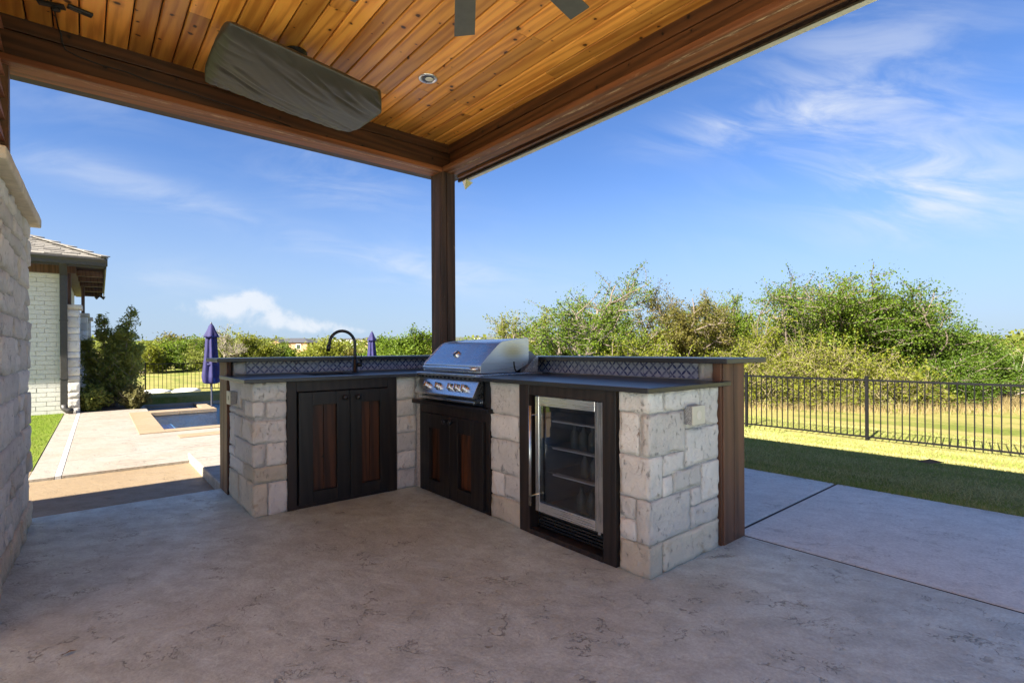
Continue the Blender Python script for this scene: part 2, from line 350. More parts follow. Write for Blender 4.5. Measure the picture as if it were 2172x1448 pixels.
def leaf_mat(name, c1, c2, trans=.5):
    m, b = mat(name); g = b.n('ShaderNodeNewGeometry'); r = g.outputs['Random Per Island']
    n = b.noise(g.outputs['Position'], 1.3, 4, .6)
    f = b.math('ADD', b.math('MULTIPLY', r, .40), b.mapr(n, .3, .7, 0, .6), clamp=True)
    col = b.mix(f, c1, c2)
    p = b.n('ShaderNodeBsdfPrincipled', Roughness=.55); b.set(p.inputs['Base Color'], col); b.set(p.inputs['Specular IOR Level'], .25)
    t = b.n('ShaderNodeBsdfTranslucent', Color=col)
    mx = b.n('ShaderNodeMixShader', i0=trans, i1=p.outputs[0], i2=t.outputs[0]); b.n('ShaderNodeOutputMaterial', Surface=mx.outputs[0]); return m
leaf_mat('leaf_bright', (0.0652, 0.1180, 0.0085), (0.1686, 0.2310, 0.0196))
leaf_mat('leaf_yellow', (0.1142, 0.1386, 0.0112), (0.2557, 0.2618, 0.0279))
leaf_mat('leaf_olive', (0.0816, 0.0872, 0.0154), (0.2067, 0.1694, 0.0350))
leaf_mat('leaf_deep', (0.0380, 0.0822, 0.0070), (0.1306, 0.1950, 0.0182))
leaf_mat('leaf_juniper', (0.1241, 0.1639, 0.0359), (0.3723, 0.3748, 0.0878))
leaf_mat('leaf_sage', (0.1088, 0.1026, 0.0350), (0.2175, 0.1950, 0.0699))
leaf_mat('leaf_far', (0.1088, 0.1334, 0.0210), (0.2285, 0.2464, 0.0420))
plain('bark', (.15, .115, .085), .9, nscale=22, namp=.3, bstr=.5)
plain('bark_grey', (.26, .22, .17), .9, nscale=22, namp=.3, bstr=.5)
plain('twig_tan', (.19, .155, .072), .9, nscale=4, namp=.35)

# tile
m, b = mat('talavera_tile'); uv = b.n('ShaderNodeUVMap'); s = b.n('ShaderNodeSeparateXYZ', Vector=uv.outputs[0])
oi = b.n('ShaderNodeObjectInfo')
U, V = s.outputs[0], s.outputs[1]; S = 1 / .0465
a = b.math('MULTIPLY', b.math('ADD', U, V), S * .7071); c = b.math('MULTIPLY', b.math('SUBTRACT', U, V), S * .7071)
def petal(a, c):
    ua = b.math('SUBTRACT', b.math('FRACT', a), .5)
    dv = b.math('ABSOLUTE', b.math('SUBTRACT', b.math('FRACT', b.math('ADD', c, .5)), .5))
    lim = b.math('MULTIPLY', b.math('SUBTRACT', 1.0, b.math('MULTIPLY', b.math('MULTIPLY', ua, ua), 3.3)), .155)
    return b.mapr(b.math('SUBTRACT', lim, dv), -.012, .012)
pm = b.math('MAXIMUM', petal(a, c), petal(c, a))
g = b.n('ShaderNodeNewGeometry'); nz = b.noise(b.vmath('ADD', g.outputs['Position'], b.n('ShaderNodeCombineXYZ', X=b.math('MULTIPLY', oi.outputs['Random'], 9)).outputs[0]), 14, 5, .7, .6)
fade = b.mapr(nz, .36, .66, 1.0, .45)
white = b.mix(b.mapr(nz, .40, .72), (.50, .51, .57), (.36, .38, .48))
col = b.mix(b.math('MULTIPLY', pm, fade), white, (.022, .035, .16))
finish(b, col, .22, spec=.5, bump=nz, bstr=.05)
# roof shingles
m, b = mat('shingle'); v, rnd, pos = pos_rand(b, 9); n = b.noise(v, 40, 4, .7)
col = b.mix(rnd, (.13, .117, .10), (.22, .197, .165)); k = b.mapr(n, .3, .7, .75, 1.2)
col = b.mix(1.0, col, b.n('ShaderNodeCombineColor', Red=k, Green=k, Blue=k).outputs[0], 'MULTIPLY'); finish(b, col, .95, bump=n, bstr=.4)

# ------------------------------------------------------------------ builders
def tag(o, label=None, cat=None, group=None, kind=None):
    for k, v in (('label', label), ('category', cat), ('group', group), ('kind', kind)):
        if v: o[k] = v
    return o
def empty(name, loc=(0, 0, 0), label=None, cat=None, group=None, parent=None, kind=None):
    o = bpy.data.objects.new(name, None); COL.objects.link(o); o.location = loc; o.empty_display_size = .1
    if parent: o.parent = parent
    return tag(o, label, cat, group, kind)
def link_mesh(name, me, m, parent=None, loc=None, bevel=0, smooth=False):
    if m: me.materials.append(MATS[m])
    o = bpy.data.objects.new(name, me); COL.objects.link(o)
    if parent:
        o.parent = parent
        # geometry is given in world coordinates: cancel the parent's offset
        o.matrix_parent_inverse = Matrix.Translation(world_loc(parent)).inverted()
    if loc: o.location = loc
    if bevel:
        md = o.modifiers.new('bevel', 'BEVEL'); md.width = bevel; md.segments = 2; md.limit_method = 'ANGLE'
    if smooth: me.polygons.foreach_set('use_smooth', [True] * len(me.polygons))
    return o
def world_loc(o):
    v = Vector(o.location)
    if o.parent and not isinstance(o.parent, type(None)):
        v = o.matrix_parent_inverse @ v + world_loc(o.parent)
    return v
class MB:
    def __init__(s): s.v = []; s.f = []
    def add(s, vs, fs):
        k = len(s.v); s.v += [tuple(p) for p in vs]; s.f += [tuple(i + k for i in f) for f in fs]; return s
    def box(s, x0, x1, y0, y1, z0, z1, M=None):
        vs = [Vector((x, y, z)) for z in (z0, z1) for y in (y0, y1) for x in (x0, x1)]
        if M: vs = [M @ p for p in vs]
        return s.add(vs, [(0, 2, 3, 1), (4, 5, 7, 6), (0, 1, 5, 4), (2, 6, 7, 3), (0, 4, 6, 2), (1, 3, 7, 5)])
    def prism(s, poly, axis, a, b):         # polygon in the two other axes extruded along axis
        n = len(poly); vs = []
        for t in (a, b):
            for p in poly:
                q = [0, 0, 0]; q[axis] = t; o = [i for i in range(3) if i != axis]; q[o[0]], q[o[1]] = p; vs.append(q)
        return s.add(vs, [tuple(range(n)), tuple(range(2 * n - 1, n - 1, -1))] + [(i, n + i, n + (i + 1) % n, (i + 1) % n) for i in range(n)])
    def tube(s, pts, rad, n=8, cap=True):
        pts = [Vector(p) for p in pts]; rad = [rad] * len(pts) if isinstance(rad, (int, float)) else rad
        rings = []; up = None
        for i, p in enumerate(pts):
            t = (pts[min(i + 1, len(pts) - 1)] - pts[max(i - 1, 0)]).normalized()
            if up is None: up = t.orthogonal().normalized()
            up = (up - t * up.dot(t)); up = up.normalized() if up.length > 1e-6 else t.orthogonal().normalized()
            sd = t.cross(up)
            rings.append([p + (up * math.cos(2 * math.pi * k / n) + sd * math.sin(2 * math.pi * k / n)) * rad[i] for k in range(n)])
        k0 = len(s.v); s.v += [tuple(q) for r in rings for q in r]
        for i in range(len(pts) - 1):
            for k in range(n):
                s.f.append((k0 + i * n + k, k0 + i * n + (k + 1) % n, k0 + (i + 1) * n + (k + 1) % n, k0 + (i + 1) * n + k))
        if cap: s.f.append(tuple(k0 + k for k in range(n))[::-1]); s.f.append(tuple(k0 + (len(pts) - 1) * n + k for k in range(n)))
        return s
    def lathe(s, c, prof, n=24, ax=2, lob=None):   # prof: (r, h) ; around axis ax at centre c ; lob(angle,i)->scale
        k0 = len(s.v)
        for i, (r, h) in enumerate(prof):
            for k in range(n):
                an = 2 * math.pi * k / n; rr = r * (lob(an, i) if lob else 1)
                o = [i2 for i2 in range(3) if i2 != ax]; q = list(c); q[ax] += h; q[o[0]] += rr * math.cos(an); q[o[1]] += rr * math.sin(an); s.v.append(tuple(q))
        for i in range(len(prof) - 1):
            for k in range(n): s.f.append((k0 + i * n + k, k0 + i * n + (k + 1) % n, k0 + (i + 1) * n + (k + 1) % n, k0 + (i + 1) * n + k))
        s.f.append(tuple(k0 + k for k in range(n))[::-1]); s.f.append(tuple(k0 + (len(prof) - 1) * n + k for k in range(n)))
        return s
    def build(s, name, m, parent=None, bevel=0, smooth=False):
        me = bpy.data.meshes.new(name); me.from_pydata(s.v, [], s.f); me.update()
        import bmesh
        bm = bmesh.new(); bm.from_mesh(me); bmesh.ops.recalc_face_normals(bm, faces=bm.faces); bm.to_mesh(me); bm.free()
        return link_mesh(name, me, m, parent, bevel=bevel, smooth=smooth)
def bx(name, m, parent, x0, x1, y0, y1, z0, z1, bevel=0, M=None):
    return MB().box(x0, x1, y0, y1, z0, z1, M).build(name, m, parent, bevel)
def np_mesh(name, verts, faces, m, parent=None, smooth=False):
    """fast mesh from arrays; faces (n,k)"""
    me = bpy.data.meshes.new(name); nv, (nf, k) = len(verts), faces.shape
    me.vertices.add(nv); me.vertices.foreach_set('co', np.asarray(verts, np.float32).ravel())
    me.loops.add(nf * k); me.loops.foreach_set('vertex_index', faces.astype(np.int32).ravel())
    me.polygons.add(nf); me.polygons.foreach_set('loop_start', np.arange(0, nf * k, k, dtype=np.int32)); me.polygons.foreach_set('loop_total', np.full(nf, k, np.int32))
    me.update(calc_edges=True); me.validate()
    return link_mesh(name, me, m, parent, smooth=smooth)

def rough_block(name, m, parent, x0, x1, y0, y1, z0, z1, amp=.007, r=.007, res=.035, M=None):
    """split-faced stone: subdivided box, rounded arrises, uneven faces"""
    lo = (x0, y0, z0); hi = (x1, y1, z1); cs = []
    for i in range(3):
        L = hi[i] - lo[i]; n = max(1, min(12, int(round((L - 2 * r) / res)))); rr = min(r, L * .3)
        cs.append([lo[i]] + [lo[i] + rr + (L - 2 * rr) * k / n for k in range(n + 1)] + [hi[i]])
    vs = []; idx = {}; fs = []
    sd = Vector((random.random() * 50, random.random() * 50, random.random() * 50))
    def vert(i, j, k):
        key = (i, j, k)
        if key in idx: return idx[key]
        p = Vector((cs[0][i], cs[1][j], cs[2][k]))
        q = Vector([min(max(p[t], lo[t] + min(r, (hi[t] - lo[t]) * .3)), hi[t] - min(r, (hi[t] - lo[t]) * .3)) for t in range(3)])
        d = p - q
        nrm = d.normalized() if d.length > 1e-9 else Vector((0, 0, 0))
        p = q + nrm * r
        e = mnoise.noise((p + sd) * 9) * .8 + mnoise.noise((p + sd) * 26) * .6 + mnoise.noise((p + sd) * 55) * .3
        edge = sum(1 for t, a in enumerate((i, j, k)) if a in (0, len(cs[t]) - 1))
        p = p + nrm * (e * amp - (-amp * .1 if edge < 2 else amp * .9 * abs(mnoise.noise((p + sd) * 40))))
        if M: p = M @ p
        idx[key] = len(vs); vs.append(p); return idx[key]
    N = [len(c) for c in cs]
    for i in range(N[0] - 1):
        for j in range(N[1] - 1):
            fs.append((vert(i, j, 0), vert(i, j + 1, 0), vert(i + 1, j + 1, 0), vert(i + 1, j, 0)))
            t = N[2] - 1; fs.append((vert(i, j, t), vert(i + 1, j, t), vert(i + 1, j + 1, t), vert(i, j + 1, t)))
        for k in range(N[2] - 1):
            fs.append((vert(i, 0, k), vert(i + 1, 0, k), vert(i + 1, 0, k + 1), vert(i, 0, k + 1)))
            t = N[1] - 1; fs.append((vert(i, t, k), vert(i, t, k + 1), vert(i + 1, t, k + 1), vert(i + 1, t, k)))
    for j in range(N[1] - 1):
        for k in range(N[2] - 1):
            fs.append((vert(0, j, k), vert(0, j, k + 1), vert(0, j + 1, k + 1), vert(0, j + 1, k)))
            t = N[0] - 1; fs.append((vert(t, j, k), vert(t, j + 1, k), vert(t, j + 1, k + 1), vert(t, j, k + 1)))
    me = bpy.data.meshes.new(name); me.from_pydata(vs, [], fs); me.update()
    return link_mesh(name, me, m, parent, smooth=True)
def grid_slab(name, m, parent, xs, ys, occ, z0, z1, shear=0.0, y_ref=0.0):
    """slab made of grid cells; only outer faces"""
    mb = MB(); P = lambda x, y, z: (x + shear * (y - y_ref), y, z)
    nx, ny = len(xs) - 1, len(ys) - 1; on = lambda i, j: 0 <= i < nx and 0 <= j < ny and occ(i, j)
    for i in range(nx):
        for j in range(ny):
            if not on(i, j): continue
            x0, x1, y0, y1 = xs[i], xs[i + 1], ys[j], ys[j + 1]
            mb.add([P(x0, y0, z1), P(x1, y0, z1), P(x1, y1, z1), P(x0, y1, z1)], [(0, 1, 2, 3)])
            mb.add([P(x0, y0, z0), P(x1, y0, z0), P(x1, y1, z0), P(x0, y1, z0)], [(3, 2, 1, 0)])
            if not on(i - 1, j): mb.add([P(x0, y0, z0), P(x0, y0, z1), P(x0, y1, z1), P(x0, y1, z0)], [(0, 1, 2, 3)])
            if not on(i + 1, j): mb.add([P(x1, y0, z0), P(x1, y1, z0), P(x1, y1, z1), P(x1, y0, z1)], [(0, 1, 2, 3)])
            if not on(i, j - 1): mb.add([P(x0, y0, z0), P(x1, y0, z0), P(x1, y0, z1), P(x0, y0, z1)], [(0, 1, 2, 3)])
            if not on(i, j + 1): mb.add([P(x0, y1, z0), P(x0, y1, z1), P(x1, y1, z1), P(x1, y1, z0)], [(0, 1, 2, 3)])
    me = bpy.data.meshes.new(name); me.from_pydata(mb.v, [], mb.f); me.update()
    import bmesh
    bm = bmesh.new(); bm.from_mesh(me); bmesh.ops.remove_doubles(bm, verts=bm.verts, dist=1e-5); bmesh.ops.recalc_face_normals(bm, faces=bm.faces); bm.to_mesh(me); bm.free()
    return link_mesh(name, me, m, parent)
SH = .018                                 # the pool side of the garden stands about one degree off the patio's axes
def sx(x, y): return x + SH * (y - 7)

# ================================================================== ground
def sstep(a, b, x): t = np.clip((x - a) / (b - a), 0, 1); return t * t * (3 - 2 * t)
def gz(x, y):
    x = np.asarray(x, float); y = np.asarray(y, float)
    s = .100 * np.maximum(0, x - 4.78) + .050 * np.maximum(0, y - 15.5)
    z = -.03 - np.minimum(.70, s) - .22 * sstep(.70, 1.6, s)
    r = np.hypot(x, y); z = z + 3.6 * sstep(55, 300, r) + 5.0 * sstep(250, 900, r)
    z = z + .10 * np.sin(x * .21 + 1) * np.sin(y * .17) * sstep(14, 40, r)
    return z
def gzf(x, y): return float(gz(x, y))
ax = np.concatenate([-np.geomspace(1500, 26, 26), np.arange(-25, 60, .6), np.geomspace(61, 1500, 34)])
XX, YY = np.meshgrid(ax, ax, indexing='ij'); ZZ = gz(XX, YY)
under = ((XX > -13.5) & (XX < 4.3) & (YY > -8.5) & (YY < 5)) | ((XX > -7) & (XX < 12.2) & (YY > 5) & (YY < 15.2))
ZZ = np.where(under, -1.5, ZZ)
nA = len(ax); idg = np.arange(nA * nA).reshape(nA, nA)
fq = np.stack([idg[:-1, :-1], idg[1:, :-1], idg[1:, 1:], idg[:-1, 1:]], -1).reshape(-1, 4)
ground = np_mesh('ground', np.stack([XX, YY, ZZ], -1).reshape(-1, 3), fq, 'field_grass', smooth=True); tag(ground, kind='structure')

def blades(name, m, pts, hmin, hmax, width, lean=.5, parent=None):
    n = len(pts); pts = np.asarray(pts); an = rng.uniform(0, 2 * np.pi, n); h = rng.uniform(hmin, hmax, n); ln = rng.normal(0, lean, (n, 2)) * h[:, None]
    wv = np.stack([np.cos(an), np.sin(an), np.zeros(n)], -1) * (width * rng.uniform(.6, 1.3, n))[:, None]
    tip = pts + np.concatenate([ln, h[:, None]], 1)
    return np_mesh(name, np.stack([pts - wv, pts + wv, tip], 1).reshape(-1, 3), np.arange(3 * n).reshape(-1, 3), m, parent)
# lawn between the side slab and the fence, denser towards the camera
N = 150000
u = rng.random(N) ** 1.25; gx = 4.80 + u * 9.5; gy = rng.uniform(-1.5, 9, N)
keep = (gy < gx * .95 + 1.0); gx, gy = gx[keep], gy[keep]
tag(blades('lawn_grass', 'lawn_blades', np.stack([gx, gy, gz(gx, gy) - .005], -1), .015, .045, .0035, .7), 'short patchy lawn of green and straw coloured grass before the fence', 'grass', kind='stuff')
N = 9000; gy = rng.uniform(-1.5, 5, N); gx = 4.775 + np.abs(rng.normal(0, .05, N))
tag(blades('edge_grass', 'lawn_blades', np.stack([gx, gy, gz(gx, gy) - .005], -1), .03, .075, .0035, .6), 'longer grass fringe leaning over the edge of the side slab', 'grass', kind='stuff')
# tall dry grass at the foot of the thicket
N = 26000
D = rng.uniform(15.5, 19.5, N); px = rng.uniform(1560, 2420, N)
gx, gy = at(1086, 1)[0] * D + RGT.x * (px - 1086) / FPX * D, at(1086, 1)[1] * D + RGT.y * (px - 1086) / FPX * D
dens = rng.random(N) < np.clip((D - 15.2) / 2.6, 0, 1) * (.30 + .7 * np.clip((px - 1500) / 420, 0, 1))
gx, gy = gx[dens], gy[dens]
tag(blades('tall_dry_grass', 'dry_blades', np.stack([gx, gy, gz(gx, gy)], -1), .12, .42, .006, .28), 'tall straw coloured grass at the foot of the thicket', 'grass', kind='stuff')

# ================================================================== paving
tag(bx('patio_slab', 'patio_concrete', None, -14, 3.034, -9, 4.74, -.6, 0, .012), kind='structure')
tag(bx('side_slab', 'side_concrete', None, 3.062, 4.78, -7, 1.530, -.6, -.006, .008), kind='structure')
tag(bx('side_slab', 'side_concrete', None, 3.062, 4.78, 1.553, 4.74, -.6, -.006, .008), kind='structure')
tag(bx('slab_joint', 'joint_brown', None, 3.035, 3.0615, -7, 4.74, -.5, -.010), kind='structure')
tag(bx('slab_joint', 'joint_brown', None, 3.063, 4.77, 1.5305, 1.5525, -.5, -.014), kind='structure')
tag(grid_slab('lower_walkway', 'walk_concrete', None, [-14, 1.2], [4.3, 7.10], lambda i, j: True, -.6, -.20), kind='structure')
tag(bx('raised_slab', 'deck_concrete', None, .955, 4.78, 4.755, 7.22, -.6, -.095, .012), kind='structure')
# pool deck with the L-shaped pool cut out
PX = [-.44, -.24, -.18, .61, .955, 2.10, 12.0]; PY = [7.10, 9.79, 10.10, 13.0, 14.9, 16.3]
pool_cell = lambda i, j: (i >= 4 and j == 2) or (i >= 5 and j == 3)
tag(grid_slab('pool_deck', 'deck_concrete', None, [-.44, -.24], [7.10, 14.2], lambda i, j: True, -.6, -.172, SH, 7), kind='structure')
tag(grid_slab('pool_deck', 'deck_concrete', None, [-.18, .61, .955, 2.10, 12.0], PY, lambda i, j: not ((i >= 1 and j in (1, 2)) or (i >= 2 and j == 3) or (i >= 3 and j == 3)) , -.6, -.17, SH, 7), kind='structure')
tag(grid_slab('drain_channel', 'drain_grey', None, [-.235, -.185], [7.10, 14.2], lambda i, j: True, -.5, -.166, SH, 7), kind='structure')
tag(grid_slab('turf_lawn', 'turf', None, [-7, -.445], [7.6, 14.2], lambda i, j: True, -.6, -.165, SH, 7), kind='structure')
tag(grid_slab('lower_walkway', 'walk_concrete', None, [-7, -.445], [7.105, 7.595], lambda i, j: True, -.6, -.173, SH, 7), kind='structure')
N = 26000; gx = rng.uniform(-2.4, -.46, N); gy = rng.uniform(7.65, 14.1, N)
tag(blades('turf_grass', 'turf_blades', np.stack([gx + SH * (gy - 7), gy, np.full(N, -.167)], -1), .015, .035, .003, .5), 'bright green turf beside the drain channel and the brick wall', 'grass', kind='stuff')
pool = empty('swimming_pool', (3, 12, -.6), 'blue swimming pool with tan coping and pale underwater steps', 'pool')
def coping(x0, x1, y0, y1, z1=-.158):
    return grid_slab('coping', 'coping_concrete', pool, [x0, x1], [y0, y1], lambda i, j: True, -.215, z1, SH, 7)
coping(.61, .95, 9.79, 13.35); 
xx = .955
for wdt in (1.5, 1.62, 1.45, 1.6, 1.5, 1.6, 1.7): coping(xx, xx + wdt - .006, 9.79, 10.10); xx += wdt
coping(.955, 1.46, 12.90, 13.35, -.150); coping(1.466, 2.15, 12.90, 13.35, -.150)
coping(1.95, 2.15, 13.356, 14.9, -.160)
xx = 2.15
for wdt in (1.5, 1.62, 1.45, 1.6, 1.5, 1.6): coping(xx, xx + wdt - .006, 14.75, 15.05, -.155); xx += wdt
grid_slab('basin', 'pool_plaster', pool, [.90, 12], [10.05, 15.0], lambda i, j: True, -1.7, -1.25, SH, 7)
grid_slab('basin_wall', 'pool_tile_wall', pool, [.90, .96], [10.05, 13.0], lambda i, j: True, -1.25, -.245, SH, 7)
grid_slab('basin_wall', 'pool_tile_wall', pool, [.90, 2.12], [12.98, 14.9], lambda i, j: True, -1.25, -.245, SH, 7)
grid_slab('basin_wall', 'pool_tile_wall', pool, [2.12, 12], [14.86, 15.0], lambda i, j: True, -1.25, -.245, SH, 7)
grid_slab('basin_wall', 'pool_plaster', pool, [.97, 12], [10.0, 10.1], lambda i, j: True, -1.25, -.245, SH, 7)
for k, (a, c, z) in enumerate(((.965, 1.30, -.42), (1.30, 1.65, -.62), (1.65, 2.0, -.84))):
    grid_slab('step', 'pool_plaster', pool, [a, c], [10.11, 12.97], lambda i, j: True, -1.25, z, SH, 7)
    grid_slab('step_edge', 'pool_step', pool, [c - .09, c + .004], [10.11, 12.96], lambda i, j: True, z - .05, z + .006, SH, 7)
tag(grid_slab('pool_water', 'pool_water', None, [.965, 2.11, 12], [10.11, 12.97, 14.85], lambda i, j: i == 1 or j == 0, -.218, -.216, SH, 7), kind='structure')
tag(grid_slab('stone_inlay', 'coping_concrete', None, [1.06, 2.3], [9.0, 9.36], lambda i, j: True, -.2, -.163, SH, 7), kind='structure')
tag(grid_slab('planting_bed', 'mulch', None, [-.12, .80], [14.4, 16.6], lambda i, j: True, -.6, -.150, SH, 7), kind='structure')

# ================================================================== patio cover
BZ, CZ = 2.94, 3.245
cover = empty('patio_cover', (2.9, 4.58, 0), 'timber patio cover with knotty pine ceiling and brown corner post', 'patio cover')
ceil = bx('ceiling', 'black_gap', cover, -1.0, 3.1, -.7, 4.56, CZ + .028, CZ + .06)
bx('ceiling_wing', 'ceiling_pine', cover, -5.4, -1.002, -.7, 4.56, CZ + .003, CZ + .06)
pw = .131; x = 1.036 - 15 * pw; row = 0
while x < 2.93:
    x1 = min(x + pw, 2.985); y = -.69; ends = [y]
    while y < 4.53:
        y += random.choice([1.1, 1.5, 1.9, 2.4, 3.0]) + random.random() * .5
        if 4.53 - y < .5: y = 4.53
        ends.append(y)
    for a, c in zip(ends[:-1], ends[1:]):
        g_, t = .004, .006
        prof = [(x + g_, CZ + .025), (x + g_, CZ + t), (x + g_ + t, CZ + random.uniform(-.0008, .0008)), (x1 - g_ - t, CZ + random.uniform(-.0008, .0008)), (x1 - g_, CZ + t), (x1 - g_, CZ + .025)]
        mb = MB(); n = len(prof)
        vs = [(p[0], yy, p[1]) for yy in (a + .0012, c - .0012) for p in prof]
        mb.add(vs, [tuple(range(n)), tuple(range(2 * n - 1, n - 1, -1))] + [(i, n + i, n + (i + 1) % n, (i + 1) % n) for i in range(n)])
        mb.build('plank', 'ceiling_pine', ceil)
    x += pw; row += 1
# left-hand beam (along X) : base board, two lapped face boards
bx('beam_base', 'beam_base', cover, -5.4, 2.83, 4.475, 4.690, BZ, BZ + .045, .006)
bx('beam_face', 'beam_inner', cover, -5.4, 2.96, 4.520, 4.56, BZ + .045, BZ + .215, .003)
bx('beam_face', 'beam_inner', cover, -5.4, 2.96, 4.508, 4.56, BZ + .218, CZ + .02, .003)
bx('beam_core', 'soffit_wood', cover, -5.4, 3.0, 4.57, 4.690, BZ + .046, 3.30)
bx('beam_outer', 'soffit_wood', cover, -5.4, 2.99, 4.692, 4.785, BZ + .004, 3.30, .004)
# right-hand beam (along Y), a touch out of square
MR = Matrix.Translation((2.818, 4.48, 0)) @ Matrix.Rotation(R(.70), 4, 'Z') @ Matrix.Translation((-2.818, -4.48, 0))
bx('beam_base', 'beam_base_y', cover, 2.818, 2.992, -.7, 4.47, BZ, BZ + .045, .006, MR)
bx('beam_face', 'beam_inner_y', cover, 2.935, 2.98, -.7, 4.505, BZ + .045, BZ + .215, .003, MR)
bx('beam_face', 'beam_inner_y', cover, 2.925, 2.98, -.7, 4.505, BZ + .218, CZ + .02, .003, MR)
bx('beam_core', 'soffit_wood', cover, 2.981, 2.990, -.7, 4.56, BZ + .046, 3.30, 0, MR)
# corner post: boxed from boards
px0, px1, py0, py1 = 2.815, 2.985, 4.48, 4.685
bx('post_core', 'post_wood', cover, px0 + .012, px1 - .012, py0 + .012, py1 - .012, 0, BZ + .02)
bx('post_board', 'post_wood', cover, px0, px0 + .028, py0 + .030, py1, 0, BZ - .001, .004)
bx('post_board', 'post_wood', cover, px0 + .004, px0 + .062, py0 + .002, py0 + .028, 0, BZ - .001, .004)
bx('post_board', 'post_wood', cover, px0 + .065, px1 - .03, py0, py0 + .03, 0, BZ - .001, .004)
bx('post_board', 'post_wood', cover, px1 - .028, px1, py0 + .004, py1, 0, BZ - .001, .004)
# eaves
bx('soffit', 'soffit_wood', cover, -5.4, 3.60, 4.80, 5.46, 3.235, 3.255)
bx('soffit', 'soffit_wood', cover, 2.995, 3.60, -.7, 4.775, 3.235, 3.255)
bx('eave_trim', 'beam_base_y', cover, 3.50, 3.53, -.7, 5.20, 3.205, 3.234)
bx('fascia', 'soffit_wood', cover, 3.60, 3.625, -.7, 5.345, 3.21, 3.36); bx('fascia', 'soffit_wood', cover, -5.4, 3.598, 5.465, 5.485, 3.215, 3.36)
gut = MB()
for (a, c, zt, zb) in ((3.628, 3.635, 3.35, 3.21), (3.635, 3.682, 3.216, 3.21), (3.676, 3.682, 3.35, 3.216)): gut.box(a, c, -.7, 5.22, zb, zt)
gut.build('gutter', 'gutter_beige', cover)
gm = MB(); gm.add([(3.60, 5.17, 3.20), (3.74, 5.22, 3.20), (3.68, 5.30, 3.12), (3.61, 5.26, 3.20), (3.60, 5.17, 3.22), (3.74, 5.22, 3.22), (3.69, 5.30, 3.13), (3.61, 5.26, 3.22)],
                  [(0, 1, 2, 3), (7, 6, 5, 4), (0, 4, 5, 1), (1, 5, 6, 2), (2, 6, 7, 3), (3, 7, 4, 0)]); gm.build('gutter_flap', 'steel', cover)
rf = MB(); e = 3.62
rf.add([(-5.4, -.7, 3.362), (e, -.7, 3.362), (e, 5.48, 3.362), (-5.4, 5.48, 3.362), (-5.4, -.7, 3.37), (e + .03, -.7, 3.37), (e + .03, 5.50, 3.37), (-5.4, 5.50, 3.37), (-5.4, 2.3, 4.4), (.6, 2.3, 4.4)],
       [(0, 1, 2, 3), (5, 6, 9), (6, 7, 8, 9), (4, 5, 9, 8), (0, 4, 5, 1), (1, 5, 6, 2), (2, 6, 7, 3)]).build('roof', 'house_roof_far', cover)
# recessed light
rl = empty('recessed_light', (2.08, 3.497, CZ), 'round recessed downlight in the pine ceiling with steel trim ring', 'light')
MB().lathe((2.08, 3.497, CZ), [(.045, .004), (.050, -.006), (.066, -.010), (.074, -.006), (.074, .003)], 32).build('trim_ring', 'steel', rl, smooth=True)
MB().lathe((2.08, 3.497, CZ - .0072), [(.046, -.0015), (.046, .003)], 28).build('baffle', 'black_metal', rl)
MB().lathe((2.088, 3.490, CZ - .010), [(.001, -.003), (.020, -.002), (.032, 0), (.032, .004)], 24).build('lens', 'lens_white', rl, smooth=True)
# ceiling fan
fan = empty('ceiling_fan', (1.25, 1.77, 3.0), 'grey bladed ceiling fan hanging under the pine ceiling', 'fan')
MB().lathe((1.25, 1.77, 2.92), [(.05, 0), (.11, .01), (.12, .06), (.10, .11), (.03, .14), (.02, .14), (.02, .24), (.07, .27), (.075, .32)], 28).build('motor', 'fan_grey', fan, smooth=True)
for k in range(8):
    an = R(56.5 - 45 * k); M = Matrix.Translation((1.25, 1.77, 2.99)) @ Matrix.Rotation(an, 4, 'Z') @ Matrix.Rotation(R(-9), 4, 'X')
    mb = MB(); pts = [(.10, -.035), (.25, -.050), (.90, -.066), (.90, .058), (.25, .050), (.10, .035)]; n = 6
    mb.add([M @ Vector((p[0], p[1], z)) for z in (-.004, .004) for p in pts], [tuple(range(n)), tuple(range(2 * n - 1, n - 1, -1))] + [(i, n + i, n + (i + 1) % n, (i + 1) % n) for i in range(n)])
    mb.build('blade', 'fan_grey', fan, .002)
